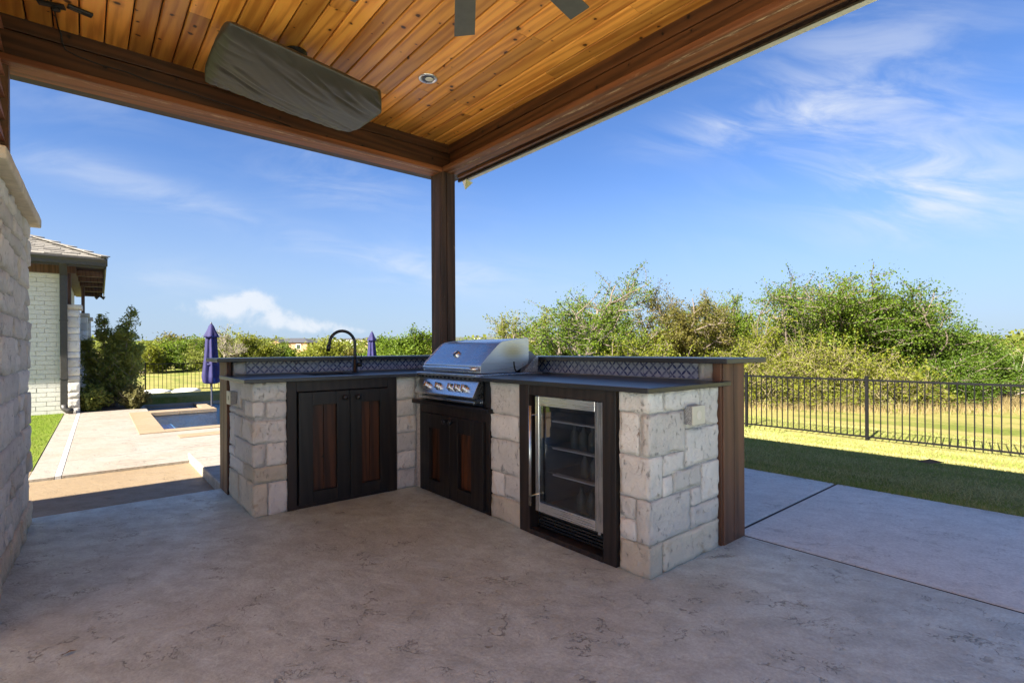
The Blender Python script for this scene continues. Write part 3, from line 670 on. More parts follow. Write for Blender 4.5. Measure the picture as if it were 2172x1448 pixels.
# covered appliance under the ceiling
cov = empty('covered_television', (1.2, 3.8, 3.05), 'flat screen under a wrinkled dark fabric cover hanging below the ceiling', 'covered television')
_fr = random.Random(5)
FOLDS = [(_fr.random(), _fr.random(), R(_fr.uniform(14, 34)), _fr.uniform(.15, .45), _fr.uniform(.008, .022), _fr.choice((-1, 1, 1)) * _fr.uniform(.004, .010)) for _ in range(34)]
FOLDS += [(k / 12, .97, R(_fr.uniform(60, 110)), .10, .010, .007) for k in range(1, 12)] + [(.03, k / 7, R(_fr.uniform(-10, 30)), .12, .014, .009) for k in range(1, 7)]
def cover_mesh():
    nu, nv, vs, fs = 110, 80, [], []
    A, B, C, Dd = Vector((.628, 3.35, 3.005)), Vector((1.775, 3.40, 2.905)), Vector((1.745, 4.175, 2.905)), Vector((.636, 4.185, 2.998))
    def surf(s, t, side):
        p = A.lerp(B, s).lerp(Dd.lerp(C, s), t)
        es, et = min(s, 1 - s) * 1.45, min(t, 1 - t); e = min(es, et)
        n = .007 * mnoise.noise(Vector((s * 1.8, t * 1.5, 3.1)))
        for (s0, t0, an_, L_, w__, a_) in FOLDS:
            u_, v_ = (s - s0) * math.cos(an_) + (t - t0) * .7 * math.sin(an_), -(s - s0) * math.sin(an_) + (t - t0) * .7 * math.cos(an_)
            v_ += .25 * u_ * u_
            n += a_ * math.exp(-(v_ / w__) ** 2 - (u_ / L_) ** 2)
        q = 1 - (1 - min(1, es / .10)) ** 2; q *= 1 - (1 - min(1, et / .13)) ** 2
        if side == 0: return p + Vector((0, 0, .034 + n * min(1, e / .05) * .9 - .040 * q - .045 * math.sin(math.pi * s) * math.sin(math.pi * t)))
        return p + Vector((0, 0, .036 + .062 * q + n * .3))
    for side in (0, 1):
        for j in range(nv + 1):
            for i in range(nu + 1):
                s, t = i / nu, j / nv
                # rounded right end of the bag
                inset = .15 * (s ** 7) * abs(2 * t - 1) ** 2.2 - .035 * ((1 - s) ** 9) * abs(2 * t - 1) ** 3
                vs.append(surf(s - inset, t, side))
    k = (nu + 1) * (nv + 1); I = lambda i, j, sd: sd * k + j * (nu + 1) + i
    for j in range(nv):
        for i in range(nu):
            fs.append((I(i, j, 0), I(i, j + 1, 0), I(i + 1, j + 1, 0), I(i + 1, j, 0))); fs.append((I(i, j, 1), I(i + 1, j, 1), I(i + 1, j + 1, 1), I(i, j + 1, 1)))
    for i in range(nu): fs.append((I(i, 0, 0), I(i + 1, 0, 0), I(i + 1, 0, 1), I(i, 0, 1))); fs.append((I(i, nv, 0), I(i, nv, 1), I(i + 1, nv, 1), I(i + 1, nv, 0)))
    for j in range(nv): fs.append((I(0, j, 0), I(0, j, 1), I(0, j + 1, 1), I(0, j + 1, 0))); fs.append((I(nu, j, 0), I(nu, j + 1, 0), I(nu, j + 1, 1), I(nu, j, 1)))
    me = bpy.data.meshes.new('cover'); me.from_pydata(vs, [], fs); me.update(); return me
link_mesh('fabric_cover', cover_mesh(), 'cover_cloth', cov, smooth=True)
MB().tube([(1.17, 3.78, 3.03), (1.17, 3.78, CZ - .02)], .022, 12).build('mount_pole', 'black_metal', cov)
MB().lathe((1.17, 3.78, CZ), [(.06, -.03), (.075, -.012), (.075, .002)], 24).build('mount_plate', 'black_metal', cov)
# two mounting brackets and a cable above the left beam
for k, (a, c, lab) in enumerate((((-.205, 4.212), (-.078, 4.180), 'black flat ceiling bracket with a cable plugged in'), ((-.067, 4.148), (.052, 4.176), 'black flat ceiling bracket with an empty slot'))):
    br = empty('ceiling_bracket', ((a[0] + c[0]) / 2, (a[1] + c[1]) / 2, CZ), lab, 'bracket')
    d = Vector((c[0] - a[0], c[1] - a[1], 0)); an = math.atan2(d.y, d.x); M = Matrix.Translation((a[0], a[1], CZ - .001)) @ Matrix.Rotation(an, 4, 'Z')
    L = d.length
    bx('plate', 'black_metal', br, 0, L, -.022, .022, -.016, 0, .003, M); bx('channel', 'bronze_metal', br, L * .08, L * .55, -.010, .010, -.019, -.0165, 0, M)
    if k == 0: MB().lathe(M @ Vector((L * .62, .012, -.035)), [(.016, 0), (.024, .006), (.024, .018)], 16).build('plug', 'cable_black', br)
cb = [(-.125, 4.21, CZ - .03), (-.128, 4.25, CZ - .02), (-.124, 4.36, CZ - .008), (-.118, 4.47, CZ - .008), (-.105, 4.50, CZ - .03), (-.10, 4.503, CZ - .08), (-.085, 4.512, CZ - .12), (-.02, 4.515, CZ - .14), (.10, 4.515, CZ - .155), (.24, 4.515, CZ - .155), (.38, 4.515, CZ - .175), (.60, 4.515, CZ - .18), (.95, 4.515, CZ - .20), (1.35, 4.515, CZ - .235)]
tag(MB().tube(cb, .005, 6).build('power_cable', 'cable_black', None, smooth=True), 'black cable drooping along the inner face of the left beam', 'cable')

# ================================================================== stone half-column and siding at the left
WS = .0227
def wx(x, y): return x + WS * y
MW = Matrix(((1, WS, 0, 0), (0, 1, 0, 0), (0, 0, 1, 0), (0, 0, 0, 1)))
pier = empty('stone_wall', (-.7, 4, 0), 'white limestone wall with tan cap stones at the edge of the patio', 'wall')
bx('wall_core', 'mortar', pier, -1.3, -.387, 3.1, 4.625, -.2, 1.955, 0, MW)
z = -.01; k = 0
heights = [.155, .20, .13, .17, .22, .14, .19, .12, .21, .15, .18, .125]
while z < 1.90:
    h = min(heights[k % len(heights)], 1.96 - z)
    y = 2.9 - random.random() * .2
    while y < 4.62:
        L = random.choice([.18, .25, .32, .42, .5]); y1 = min(y + L, 4.635)
        if 4.635 - y1 < .14: y1 = 4.635
        far = y1 >= 4.63
        dx = random.uniform(-.006, .008)
        if h > .17 and random.random() < .3 and L < .45:
            zz = z + h * random.uniform(.42, .58)
            for a, c in ((z, zz), (zz, z + h)): rough_block('stone', 'limestone' if z > .1 else 'limestone_base', pier, -.70 if far else -.46, -.378 + dx, y + .006, y1 - (.0 if far else .006), a + .005, c - .005, .013, .007, .04, MW)
        else: rough_block('stone', 'limestone' if z > .1 else 'limestone_base', pier, -.70 if far else -.46, -.378 + dx, y + .006, y1 - (.0 if far else .006), z + .005, z + h - .005, .013, .007, .04, MW)
        y = y1
        if y >= 4.63: break
    z += h; k += 1
for a, c in ((3.14, 3.74), (3.746, 4.755)): rough_block('cap_stone', 'cap_stone', pier, -1.3, -.325, a, c, 1.962, 2.025, .003, .008, .10, MW)
sid = empty('siding_wall', (-.9, 4, 2.0), 'reddish brown lap siding wall above the limestone wall', 'wall')
bx('wall_core', 'trim_brown', sid, -1.3, -.520, 3.0, 4.58, 2.02, 3.3, 0, MW)
for k in range(9):
    z0 = 2.03 + k * .14; mb = MB()
    mb.add([MW @ Vector(p) for p in ((-.52, 3.0, z0), (-.478, 3.0, z0), (-.505, 3.0, z0 + .15), (-.52, 3.0, z0 + .15), (-.52, 4.55, z0), (-.478, 4.55, z0), (-.505, 4.55, z0 + .15), (-.52, 4.55, z0 + .15))],
           [(0, 1, 2, 3), (7, 6, 5, 4), (0, 4, 5, 1), (1, 5, 6, 2), (2, 6, 7, 3), (3, 7, 4, 0)]); mb.build('siding_board', 'siding_red', sid)
bx('corner_trim', 'trim_brown', sid, -.60, -.462, 4.551, 4.62, 2.03, 3.0, .003, MW)

# ================================================================== outdoor kitchen
kit = empty('outdoor_kitchen', (2.2, 3.6, 0), 'L shaped outdoor kitchen of limestone with dark countertops and tiled bar ledge', 'kitchen')
XF, YF = 2.10, 3.75
core = MB()
core.box(2.114, 2.80, 1.494, 1.668, 0, .9).box(2.114, 2.80, 2.434, 2.74, 0, .9).box(1.93, 2.80, 3.764, 4.49, 0, .9).box(.884, 1.083, 3.764, 4.49, 0, .9)
core.box(2.846, 2.985, 1.52, 4.475, 0, 1.028).box(.90, 2.985, 4.478, 4.715, 0, 1.0285)
core.box(2.116, 2.80, 3.68, 3.7635, 0, .895)
base = core.build('masonry_base', 'mortar', kit)
def S(x0, x1, y0, y1, z0, z1, low=False): return rough_block('stone', 'limestone_base' if low else 'limestone', base, x0, x1, y0, y1, z0, z1, .0075, .004, .020)
# near corner blocks wrap both faces
for z0, z1, xe, ye, low in ((.807, .903, 2.222, 1.662, 0), (.592, .798, 2.412, 1.530, 0), (.382, .583, 2.207, 1.662, 0), (.164, .372, 2.462, 1.553, 0), (.0, .155, 2.205, 1.664, 1)):
    S(XF, xe, 1.48, ye, z0, z1, low)
for x0, x1, z0, z1, low in ((2.232, 2.560, .806, .903, 0), (2.572, 2.757, .702, .903, 0), (2.424, 2.560, .702, .796, 0), (2.424, 2.757, .502, .691, 0), (2.218, 2.412, .484, .583, 0), (2.218, 2.298, .382, .474, 0), (2.310, 2.572, .383, .490, 0),
                            (2.585, 2.757, .286, .490, 0), (2.474, 2.574, .286, .372, 0), (2.474, 2.757, .166, .275, 0), (2.218, 2.757, .0, .155, 1)):
    S(x0, x1, 1.48, 1.56, z0, z1, low)
for y0, y1, z0, z1 in ((1.545, 1.662, .592, .798), (1.566, 1.662, .272, .372), (1.566, 1.662, .164, .262)): S(XF, 2.18, y0, y1, z0, z1)
for y0, y1, z0, z1, low in ((2.432, 2.742, .700, .903, 0), (2.456, 2.738, .537, .690, 0), (2.432, 2.738, .318, .527, 0), (2.432, 2.588, .166, .308, 0), (2.599, 2.738, .160, .306, 0), (2.432, 2.738, 0, .150, 1)): S(XF + random.uniform(-.003, .003), 2.18, y0, y1, z0, z1, low)
for x0, x1, z0, z1, ye, low in ((.87, 1.083, .778, .903, 4.10, 0), (.87, .944, .668, .768, 3.98, 0), (.87, 1.083, .492, .640, 4.06, 0), (.87, .946, .336, .482, 4.28, 0), (.87, 1.085, .224, .327, 4.02, 1), (.87, .955, 0, .215, 4.16, 1)):
    S(x0, x1, YF, ye, z0, z1, low)
for x0, x1, z0, z1 in ((.957, 1.083, .660, .766), (.960, 1.083, .336, .482), (.967, 1.087, .0, .213)): S(x0, x1, YF, 3.83, z0, z1)
for y0, y1, z0, z1 in ((4.11, 4.474, .70, .903), (3.99, 4.474, .652, .69), (4.07, 4.30, .492, .642), (4.31, 4.474, .40, .642), (4.29, 4.474, .330, .39), (4.03, 4.474, .224, .322), (4.17, 4.474, .0, .214)): S(.87 + random.uniform(-.004, .003), .95, y0, y1, z0, z1, z0 < .1)
zc = [0, .155, .30, .45, .585, .72, .903]
for k in range(6): S(1.928, 2.096, YF + random.uniform(-.003, .003), 3.83, zc[k] + .005, zc[k + 1] - .005)
S(2.835, 2.90, 1.495, 1.640, .938, 1.029); S(.905, .985, 4.463, 4.54, .938, 1.029)
# countertop with sink and grill cut-outs, bar ledge
xs = [.80, 1.33, 1.70, 2.047, 2.72, 2.843]; ys = [1.447, 2.862, 3.645, 3.662, 3.885, 4.295, 4.475]
def occ(i, j):
    if i >= 3: return not (j == 1 and i == 3)
    return j >= 3 and not (i == 1 and j == 4)
ct = grid_slab('countertop', 'counter', kit, xs, ys, occ, .906, .931)
ct.modifiers.new('bevel', 'BEVEL').width = .0025
lg = grid_slab('bar_ledge', 'counter', kit, [.77, 2.715, 3.195], [1.405, 4.365, 4.835], lambda i, j: i == 1 or j == 1, 1.033, 1.062)
lg.modifiers.new('bevel', 'BEVEL').width = .0025
# sink bowl
sk = MB().box(1.325, 1.705, 3.88, 4.30, .70, .712).box(1.318, 1.330, 3.88, 4.30, .712, .9055).box(1.700, 1.712, 3.88, 4.30, .712, .9055).box(1.330, 1.700, 3.873, 3.885, .712, .9055).box(1.330, 1.700, 4.295, 4.307, .712, .9055)
sk.build('sink', 'black_metal', kit)
# tiles
bs = empty('backsplash', (2.83, 4.46, .98), parent=None); bs.parent = kit; bs.matrix_parent_inverse = Matrix.Translation(world_loc(kit)).inverted()
def tile(p0, udir, w_, h_, nrm):
    p0 = Vector(p0); u_ = Vector(udir); nv = Vector(nrm); t = .009; e = .0015
    f = [p0 + u_ * e, p0 + u_ * (w_ - e), p0 + u_ * (w_ - e) + Vector((0, 0, h_)), p0 + u_ * e + Vector((0, 0, h_))]
    vs = f + [q - nv * t for q in f]
    me = bpy.data.meshes.new('tile'); me.from_pydata([tuple(q) for q in vs], [], [(0, 1, 2, 3), (7, 6, 5, 4), (0, 4, 5, 1), (1, 5, 6, 2), (2, 6, 7, 3), (3, 7, 4, 0)])
    uvl = me.uv_layers.new(name='UVMap'); off = random.choice([0, .0233, .0465])
    uvs = [(0, 0), (w_, 0), (w_, h_), (0, h_)]
    for li, lp in enumerate(me.loops): uvl.data[li].uv = (uvs[lp.vertex_index % 4][0] + off, uvs[lp.vertex_index % 4][1] + off)
    me.update(); return link_mesh('tile', me, 'talavera_tile', bs)
y = 1.648
while y < 4.40: w_ = min(.1955, 4.44 - y); tile((2.834, y + w_, .937), (0, -1, 0), w_, .0935, (-1, 0, 0)); y += .1955
x = .990
while x < 2.80: w_ = min(.188, 2.825 - x); tile((x, 4.466, .937), (1, 0, 0), w_, .0935, (0, -1, 0)); x += .188
# end boards and back boards
for x0, x1 in ((2.783, 2.902), (2.906, 3.03)): bx('end_board', 'panel_wood', kit, x0, x1, 1.462, 1.492, 0, 1.032, .003)
bx('end_board', 'panel_wood', kit, 2.768, 2.781, 1.47, 1.52, 0, 1.032, .002)
for y0, y1 in ((4.480, 4.608), (4.612, 4.752)): bx('end_board', 'panel_wood', kit, .853, .884, y0, y1, 0, 1.032, .003)
y = 1.50
while y < 4.74: bx('back_board', 'panel_wood', kit, 3.002, 3.028 + random.uniform(0, .003), y, min(y + .186, 4.75), 0, 1.030, .002); y += .19
x = .89
while x < 2.99: bx('back_board', 'panel_wood', kit, x, min(x + .186, 3.0), 4.718, 4.745 + random.uniform(0, .003), 0, 1.030, .002); x += .19
bx('corner_strip', 'panel_wood', kit, 3.034, 3.058, 1.55, 1.59, .155, .90, .002)
# sink cabinet
bx('cabinet_back', 'black_gap', kit, 1.09, 1.92, 3.80, 3.815, .01, .9)
for a in ((1.087, 1.150, .0, .903), (1.842, 1.922, .0, .903)): bx('frame_stile', 'frame_dark', kit, a[0], a[1], 3.742, 3.79, a[2], a[3], .002)
bx('frame_rail', 'frame_dark', kit, 1.151, 1.841, 3.744, 3.79, .828, .903, .002); bx('frame_rail', 'frame_dark', kit, 1.151, 1.841, 3.746, 3.79, 0, .03, .002)
def door(axis, face, a0, a1, z0, z1, w0, w1, wz0, wz1, knob, flip=1):
    """framed door; axis 0: spans X, faces -Y ; axis 1: spans Y, faces -X"""
    def B(n, m, p, u0, u1, d0, d1, c0, c1, bv=.002):
        if axis == 0: return bx(n, m, p, u0, u1, face + d0, face + d1, c0, c1, bv)
        return bx(n, m, p, face + d0, face + d1, u0, u1, c0, c1, bv)
    d = empty('cabinet_door', (0, 0, 0)); d.parent = kit; d.location = ((a0 + a1) / 2, face, z0) if axis == 0 else (face, (a0 + a1) / 2, z0)
    d.matrix_parent_inverse = Matrix.Translation(world_loc(kit)).inverted()
    B('door_stile', 'cabinet_dark', d, a0, w0, -.022, .010, z0, z1); B('door_stile', 'cabinet_dark', d, w1, a1, -.022, .010, z0, z1)
    B('door_rail', 'cabinet_dark', d, w0 + .0005, w1 - .0005, -.0215, .010, wz1, z1); B('door_rail', 'cabinet_dark', d, w0 + .0005, w1 - .0005, -.0215, .010, z0, wz0)
    mid = (w0 + w1) / 2
    B('door_plank', 'cabinet_plank', d, w0 - .004, mid - .002, .011, .024, wz0 - .01, wz1 + .01); B('door_plank', 'cabinet_plank', d, mid + .002, w1 + .004, .012, .025, wz0 - .01, wz1 + .01)
    ku, kz = knob
    c = (ku, face - .022, kz) if axis == 0 else (face - .022, ku, kz)
    MB().lathe(c, [(.008, 0), (.008, -.014), (.018, -.018), (.020, -.026), (.014, -.034), (.002, -.036)], 16, ax=1 - axis).build('knob', 'black_metal', d, smooth=True)
door(0, 3.742, 1.158, 1.527, .032, .822, 1.255, 1.430, .112, .728, (1.486, .772))
door(0, 3.742, 1.531, 1.836, .032, .822, 1.620, 1.772, .112, .728, (1.588, .770))
# grill cabinet
bx('cabinet_back', 'black_gap', kit, 2.15, 2.165, 2.745, 3.68, .01, .9)
for a in ((2.745, 2.79), (3.635, 3.68)): bx('frame_stile', 'frame_dark', kit, 2.096, 2.14, a[0], a[1], .0, .686, .002)
bx('frame_stile', 'black_gap', kit, 2.10, 2.14, 2.744, 2.785, .722, .903)
bx('frame_rail', 'frame_dark', kit, 2.098, 2.14, 2.791, 3.634, .62, .686, .002); bx('frame_rail', 'frame_dark', kit, 2.099, 2.14, 2.791, 3.634, 0, .03, .002)
bx('grill_shelf', 'cabinet_dark', kit, 2.055, 2.14, 2.715, 3.74, .690, .720, .003)
door(1, 2.096, 2.795, 3.208, .025, .625, 2.940, 3.105, .113, .515, (3.17, .585))
door(1, 2.096, 3.212, 3.630, .025, .625, 3.345, 3.500, .113, .515, (3.25, .585))
# refrigerator surround
for a in ((1.672, 1.760), (2.337, 2.427)): bx('frame_stile', 'frame_dark', kit, 2.085, 2.16, a[0], a[1], .0, .903, .002)
bx('frame_rail', 'frame_dark', kit, 2.088, 2.16, 1.761, 2.336, .842, .903, .002)
bx('frame_sill', 'frame_dark', kit, 2.082, 2.16, 1.761, 2.336, 0, .030, .002)
# socket covers
def socket(M, m):
    o = empty('socket_cover', (0, 0, 0)); o.parent = kit; o.location = M.translation; o.matrix_parent_inverse = Matrix.Translation(world_loc(kit)).inverted()
    bx('socket_box', 'outlet_box', o, -.058, .058, -.032, .01, -.048, .048, .003, M); bx('cover_plate', m, o, -.060, .060, -.040, -.0325, -.050, .050, .004, M)
    return o
so = socket(Matrix.Translation((2.475, 1.474, .770)), 'outlet_cream')
MB().lathe((2.475, 1.4335, .770), [(.024, .0), (.024, -.001), (.015, -.0015), (.015, -.0006), (.007, -.001)], 20, ax=1).build('socket_face', 'lens_white', so)
so2 = socket(Matrix.Translation((.866, 4.29, .770)) @ Matrix.Rotation(R(-90), 4, 'Z'), 'outlet_cream')
bx('socket_slot', 'black_gap', so2, .8245, .8255, 4.275, 4.290, .755, .785)

# faucet
fc = empty('kitchen_faucet', (1.762, 4.18, .931), 'matte black gooseneck faucet at the outdoor sink', 'faucet')
fx, fy, fr_ = 1.762, 4.18, .108
path = [(fx, fy, .96), (fx, fy, 1.08), (fx, fy, 1.172)] + [(fx - fr_ + fr_ * math.cos(t), fy, 1.172 + fr_ * math.sin(t)) for t in [math.pi * k / 14 for k in range(1, 15)]] + [(fx - 2 * fr_ - .003, fy, 1.158)]
MB().tube(path, .0125, 14).build('spout', 'black_metal', fc, smooth=True)
MB().tube([(fx - 2 * fr_ - .002, fy, 1.165), (fx - 2 * fr_ - .006, fy, 1.150), (fx - 2 * fr_ - .012, fy, 1.110)], [.0135, .018, .016], 14).build('spray_head', 'black_metal', fc, smooth=True)
MB().lathe((fx, fy, .931), [(.030, 0), (.030, .006), (.0225, .010), (.0225, .105), (.016, .115)], 22).build('base', 'black_metal', fc, smooth=True)
MB().tube([(fx + .015, fy - .010, .998), (fx + .052, fy - .022, .998)], .019, 14).build('handle_hub', 'black_metal', fc, smooth=True)
MB().tube([(fx + .046, fy - .020, 1.0), (fx + .048, fy - .022, 1.05), (fx + .046, fy - .022, 1.085)], [.007, .006, .0045], 10).build('lever', 'black_metal', fc, smooth=True)

# ================================================================== gas grill
gr = empty('gas_grill', (2.3, 3.27, .73), 'stainless steel gas grill with closed hood set into the stone counter', 'grill')
ya, yb = 2.885, 3.658
prof = [(2.126, .952), (2.127, 1.006), (2.135, 1.016)]
prof += [(2.135 + (2.285 - 2.135) * t, 1.016 + (1.158 - 1.016) * t) for t in (.33, .66)] + [(2.285, 1.153), (2.302, 1.166), (2.325, 1.175), (2.40, 1.186), (2.55, 1.2025), (2.566, 1.199), (2.572, 1.188), (2.572, 1.035), (2.560, 1.010), (2.435, .952)]
MB().prism(prof, 1, ya + .004, yb - .004).build('hood', 'steel', gr, .003)
MB().prism([(p[0] - (.003 if p[0] < 2.3 else 0), p[1] + (.003 if p[1] > 1.01 else 0)) for p in prof], 1, ya - .004, ya + .0035).build('hood_cheek', 'steel_side', gr, .001)
MB().prism([(p[0] - (.003 if p[0] < 2.3 else 0), p[1] + (.003 if p[1] > 1.01 else 0)) for p in prof], 1, yb - .0035, yb + .004).build('hood_cheek', 'steel_side', gr, .001)
MB().tube([(2.425, ya - .0045, 1.03), (2.427, ya - .0045, 1.005), (2.433, ya - .0045, .98), (2.445, ya - .0045, .958)], .0062, 8).build('hinge_slot', 'black_gap', gr)
for p in ((2.512, 1.008),): MB().lathe((p[0], ya - .005, p[1]), [(.006, 0), (.005, -.003), (.002, -.004)], 12, ax=1).build('screw', 'chrome', gr)
MB().prism([(2.50, .945), (2.655, .945), (2.665, 1.060), (2.60, 1.105), (2.50, 1.08)], 1, ya + .004, yb - .004).build('back_housing', 'steel_dark', gr, .002)
MB().prism([(2.52, .95), (2.665, .95), (2.672, 1.058), (2.66, 1.07), (2.575, 1.0)], 1, ya - .002, ya + .003).build('housing_cheek', 'steel', gr)
for p in ((2.62, 1.035), (2.625, .985)): MB().lathe((p[0], ya - .003, p[1]), [(.006, 0), (.005, -.003), (.002, -.004)], 12, ax=1).build('screw', 'chrome', gr)
bx('firebox_rim', 'steel', gr, 2.115, 2.70, 2.866, 3.640, .932, .945, .002)
bx('front_lip', 'steel', gr, 2.062, 2.114, 2.862, 3.672, .925, .944, .003)
bx('vent_strip', 'steel_dark', gr, 2.090, 2.114, 2.866, 3.668, .898, .924)
for k in range(14): bx('vent_louvre', 'black_gap', gr, 2.0885, 2.0895, 2.90 + k * .054, 2.925 + k * .054, .905, .918)
MB().prism([(2.098, .897), (2.040, .790), (2.046, .780), (2.13, .772), (2.13, .897)], 1, 2.866, 3.668).build('control_panel', 'steel', gr, .002)
bx('firebox', 'steel_dark', gr, 2.131, 2.64, 2.868, 3.638, .725, .931)
bx('drip_tray', 'steel', gr, 2.066, 2.13, 2.885, 3.640, .742, .757, .002)
hd = MB(); hy = [2.905, 2.93, 2.97, 3.27, 3.57, 3.61, 3.638]
hd.tube([(2.126 - (.006 if k in (0, 6) else .030), yy, .982) for k, yy in enumerate(hy)], [.010, .0135, .0145, .0155, .0145, .0135, .010], 14).build('handle', 'steel', gr, smooth=True)
sl = Vector((2.285 - 2.135, 0, 1.153 - 1.016)).normalized(); nrm = Vector((-sl.z, 0, sl.x))
c = Vector((2.135, 0, 1.016)) + sl * .098; c.y = 3.30
Mth = Matrix.Translation(c) @ nrm.to_track_quat('Z', 'Y').to_matrix().to_4x4()
mb = MB().lathe((0, 0, 0), [(.030, -.002), (.030, .012), (.026, .017), (.024, .014), (.001, .014)], 28); mb.v = [tuple(Mth @ Vector(p)) for p in mb.v]; mb.build('thermometer', 'chrome', gr, smooth=False)
mb = MB().lathe((0, 0, .0152), [(.0225, 0), (.0225, .0006)], 24); mb.v = [tuple(Mth @ Vector(p)) for p in mb.v]; mb.build('thermometer_face', 'black_metal', gr)
ps = Vector((2.098 - 2.040, 0, .897 - .790)).normalized(); pn = Vector((-ps.z, 0, ps.x))
for kx in (906, 929, 955, 969, 984):
    d = ray(kx, 820); yy = d.y * 2.062 / d.x
    cc = Vector((2.040, yy, .790)) + ps * .060; M = Matrix.Translation(cc) @ pn.to_track_quat('Z', 'Y').to_matrix().to_4x4()
    kn = MB().lathe((0, 0, 0), [(.030, -.001), (.030, .004), (.0245, .006), (.0235, .028), (.0205, .032), (.001, .032)], 26); kn.v = [tuple(M @ Vector(p)) for p in kn.v]; ko = kn.build('control_knob', 'chrome', gr, .001)
    g2 = MB().box(-.004, .004, -.0205, .0205, .0325, .0395); g2.v = [tuple(M @ Matrix.Rotation(R(20), 4, 'Z') @ Vector(p)) for p in g2.v]; g2.build('knob_grip', 'chrome', ko, .001)

# ================================================================== refrigerator
fg = empty('beverage_refrigerator', (2.4, 2.05, .03), 'under counter beverage refrigerator with glass door in steel frame', 'refrigerator')
fb = MB().box(2.68, 2.70, 1.775, 2.315, .035, .835).box(2.17, 2.6795, 1.775, 1.80, .035, .835).box(2.17, 2.6795, 2.29, 2.315, .035, .835).box(2.17, 2.6795, 1.8005, 2.2895, .81, .835).box(2.17, 2.6795, 1.8005, 2.2895, .035, .17)
fb.build('cabinet', 'fridge_liner', fg)
for k in range(5): bx('vent_louvre', 'black_metal', fg, 2.140, 2.168, 1.78, 2.31, .040 + k * .019, .052 + k * .019)
fd = empty('glass_door', (2.12, 2.03, .15)); fd.parent = fg; fd.matrix_parent_inverse = Matrix.Translation(world_loc(fg)).inverted()
X0, X1 = 2.098, 2.135
bx('door_stile', 'steel_vertical', fd, X0, X1, 1.763, 1.824, .145, .838, .003); bx('door_stile', 'steel_vertical', fd, X0, X1, 2.262, 2.296, .145, .838, .003)
bx('door_rail', 'steel', fd, X0 + .001, X1, 1.8245, 2.2615, .782, .838, .002); bx('door_rail', 'steel', fd, X0 + .001, X1, 1.8245, 2.2615, .145, .200, .002)
bx('pane', 'fridge_glass', fd, X0 + .010, X0 + .014, 1.8245, 2.2615, .2005, .7815)
bx('gasket', 'black_gap', fd, 2.136, 2.166, 1.768, 1.80, .16, .83); bx('gasket', 'black_gap', fd, 2.136, 2.166, 2.285, 2.30, .16, .83)
MB().tube([(2.048, 2.287, .187), (2.048, 2.287, .782)], .0085, 14).build('handle', 'steel_vertical', fd, smooth=True)
for zz in (.245, .725): MB().tube([(2.048, 2.287, zz), (2.099, 2.280, zz)], .005, 10).build('handle_mount', 'chrome', fd)
bx('hinge_foot', 'chrome', fd, 2.105, 2.13, 1.79, 1.81, .128, .1445)
for z in (.690, .530, .370):
    sh = bx('shelf', 'fridge_liner', fg, 2.19, 2.66, 1.805, 2.285, z - .006, z); bx('shelf_edge', 'shelf_edge', sh, 2.150, 2.1895, 1.828, 2.200, z - .005, z + .003)
# drinks standing on the shelves
for z, where, row in ((.3705, 'lowest wire shelf', ((2.02, 'b'), (1.95, 'b'), (1.88, 'c'))), (.5305, 'middle wire shelf', ((2.10, 'b'), (2.03, 'b'), (1.96, 'b'), (1.89, 'c'))), (.1705, 'floor', ((2.05, 'b'), (1.97, 'b'), (1.89, 'b')))):
    for yy, t in row:
        if t == 'b': o = MB().lathe((2.24, yy, z), [(.028, 0), (.030, .006), (.030, .085), (.012, .115), (.012, .138), (.014, .14)], 16).build('drink_bottle', 'bottle_glass', None, smooth=True); tag(o, 'dark bottle on the %s inside the beverage refrigerator' % where, 'bottle', 'bottles on the %s of the refrigerator' % where)
        else: o = MB().lathe((2.24, yy, z), [(.026, 0), (.032, .008), (.032, .105), (.026, .118), (.024, .116)], 18).build('drink_can', 'can_silver', None, smooth=True); tag(o, 'silver can beside the bottles on the %s inside the beverage refrigerator' % where, 'can', 'cans in the refrigerator')


# ================================================================== pool house
ph = empty('pool_house', (-3, 15, -.2), 'white painted brick pool house with hipped shingle roof and bronze gutter', 'pool house')
MP = Matrix.Translation((0, 14.2, 0)) @ Matrix.Rotation(R(-1.1), 4, 'Z') @ Matrix.Translation((0, -14.2, 0))
def xat(px, y): d = ray(px, HORY); return y * d.x / d.y
bw = bx('wall', 'brick_joint', ph, -7, -.30, 14.215, 19.6, -.25, 2.95, 0, MP)
bh, bl = .094, .30; brick_me = None
for r_ in range(31):
    off = (r_ % 2) * bl * .5 + random.uniform(-.02, .02); x = -.30 - off
    if r_ % 2:
        o = bx('brick', 'brick_paint', bw, -.30 - off + .006, -.302, 14.200, 14.24, -.18 + r_ * bh, -.18 + r_ * bh + bh - .010, 0, MP)
    while x > -2.3:
        if brick_me is None:
            o = bx('brick', 'brick_paint', bw, -bl + .010, 0, 0, .04, 0, bh - .010); brick_me = o.data
            o.data.transform(Matrix.Rotation(R(-1.1), 4, 'Z'))
        else:
            o = bpy.data.objects.new('brick', brick_me); COL.objects.link(o); o.parent = bw
        o.location = MP @ Vector((x, 14.200 + random.uniform(-.002, .002), -.18 + r_ * bh)); x -= bl
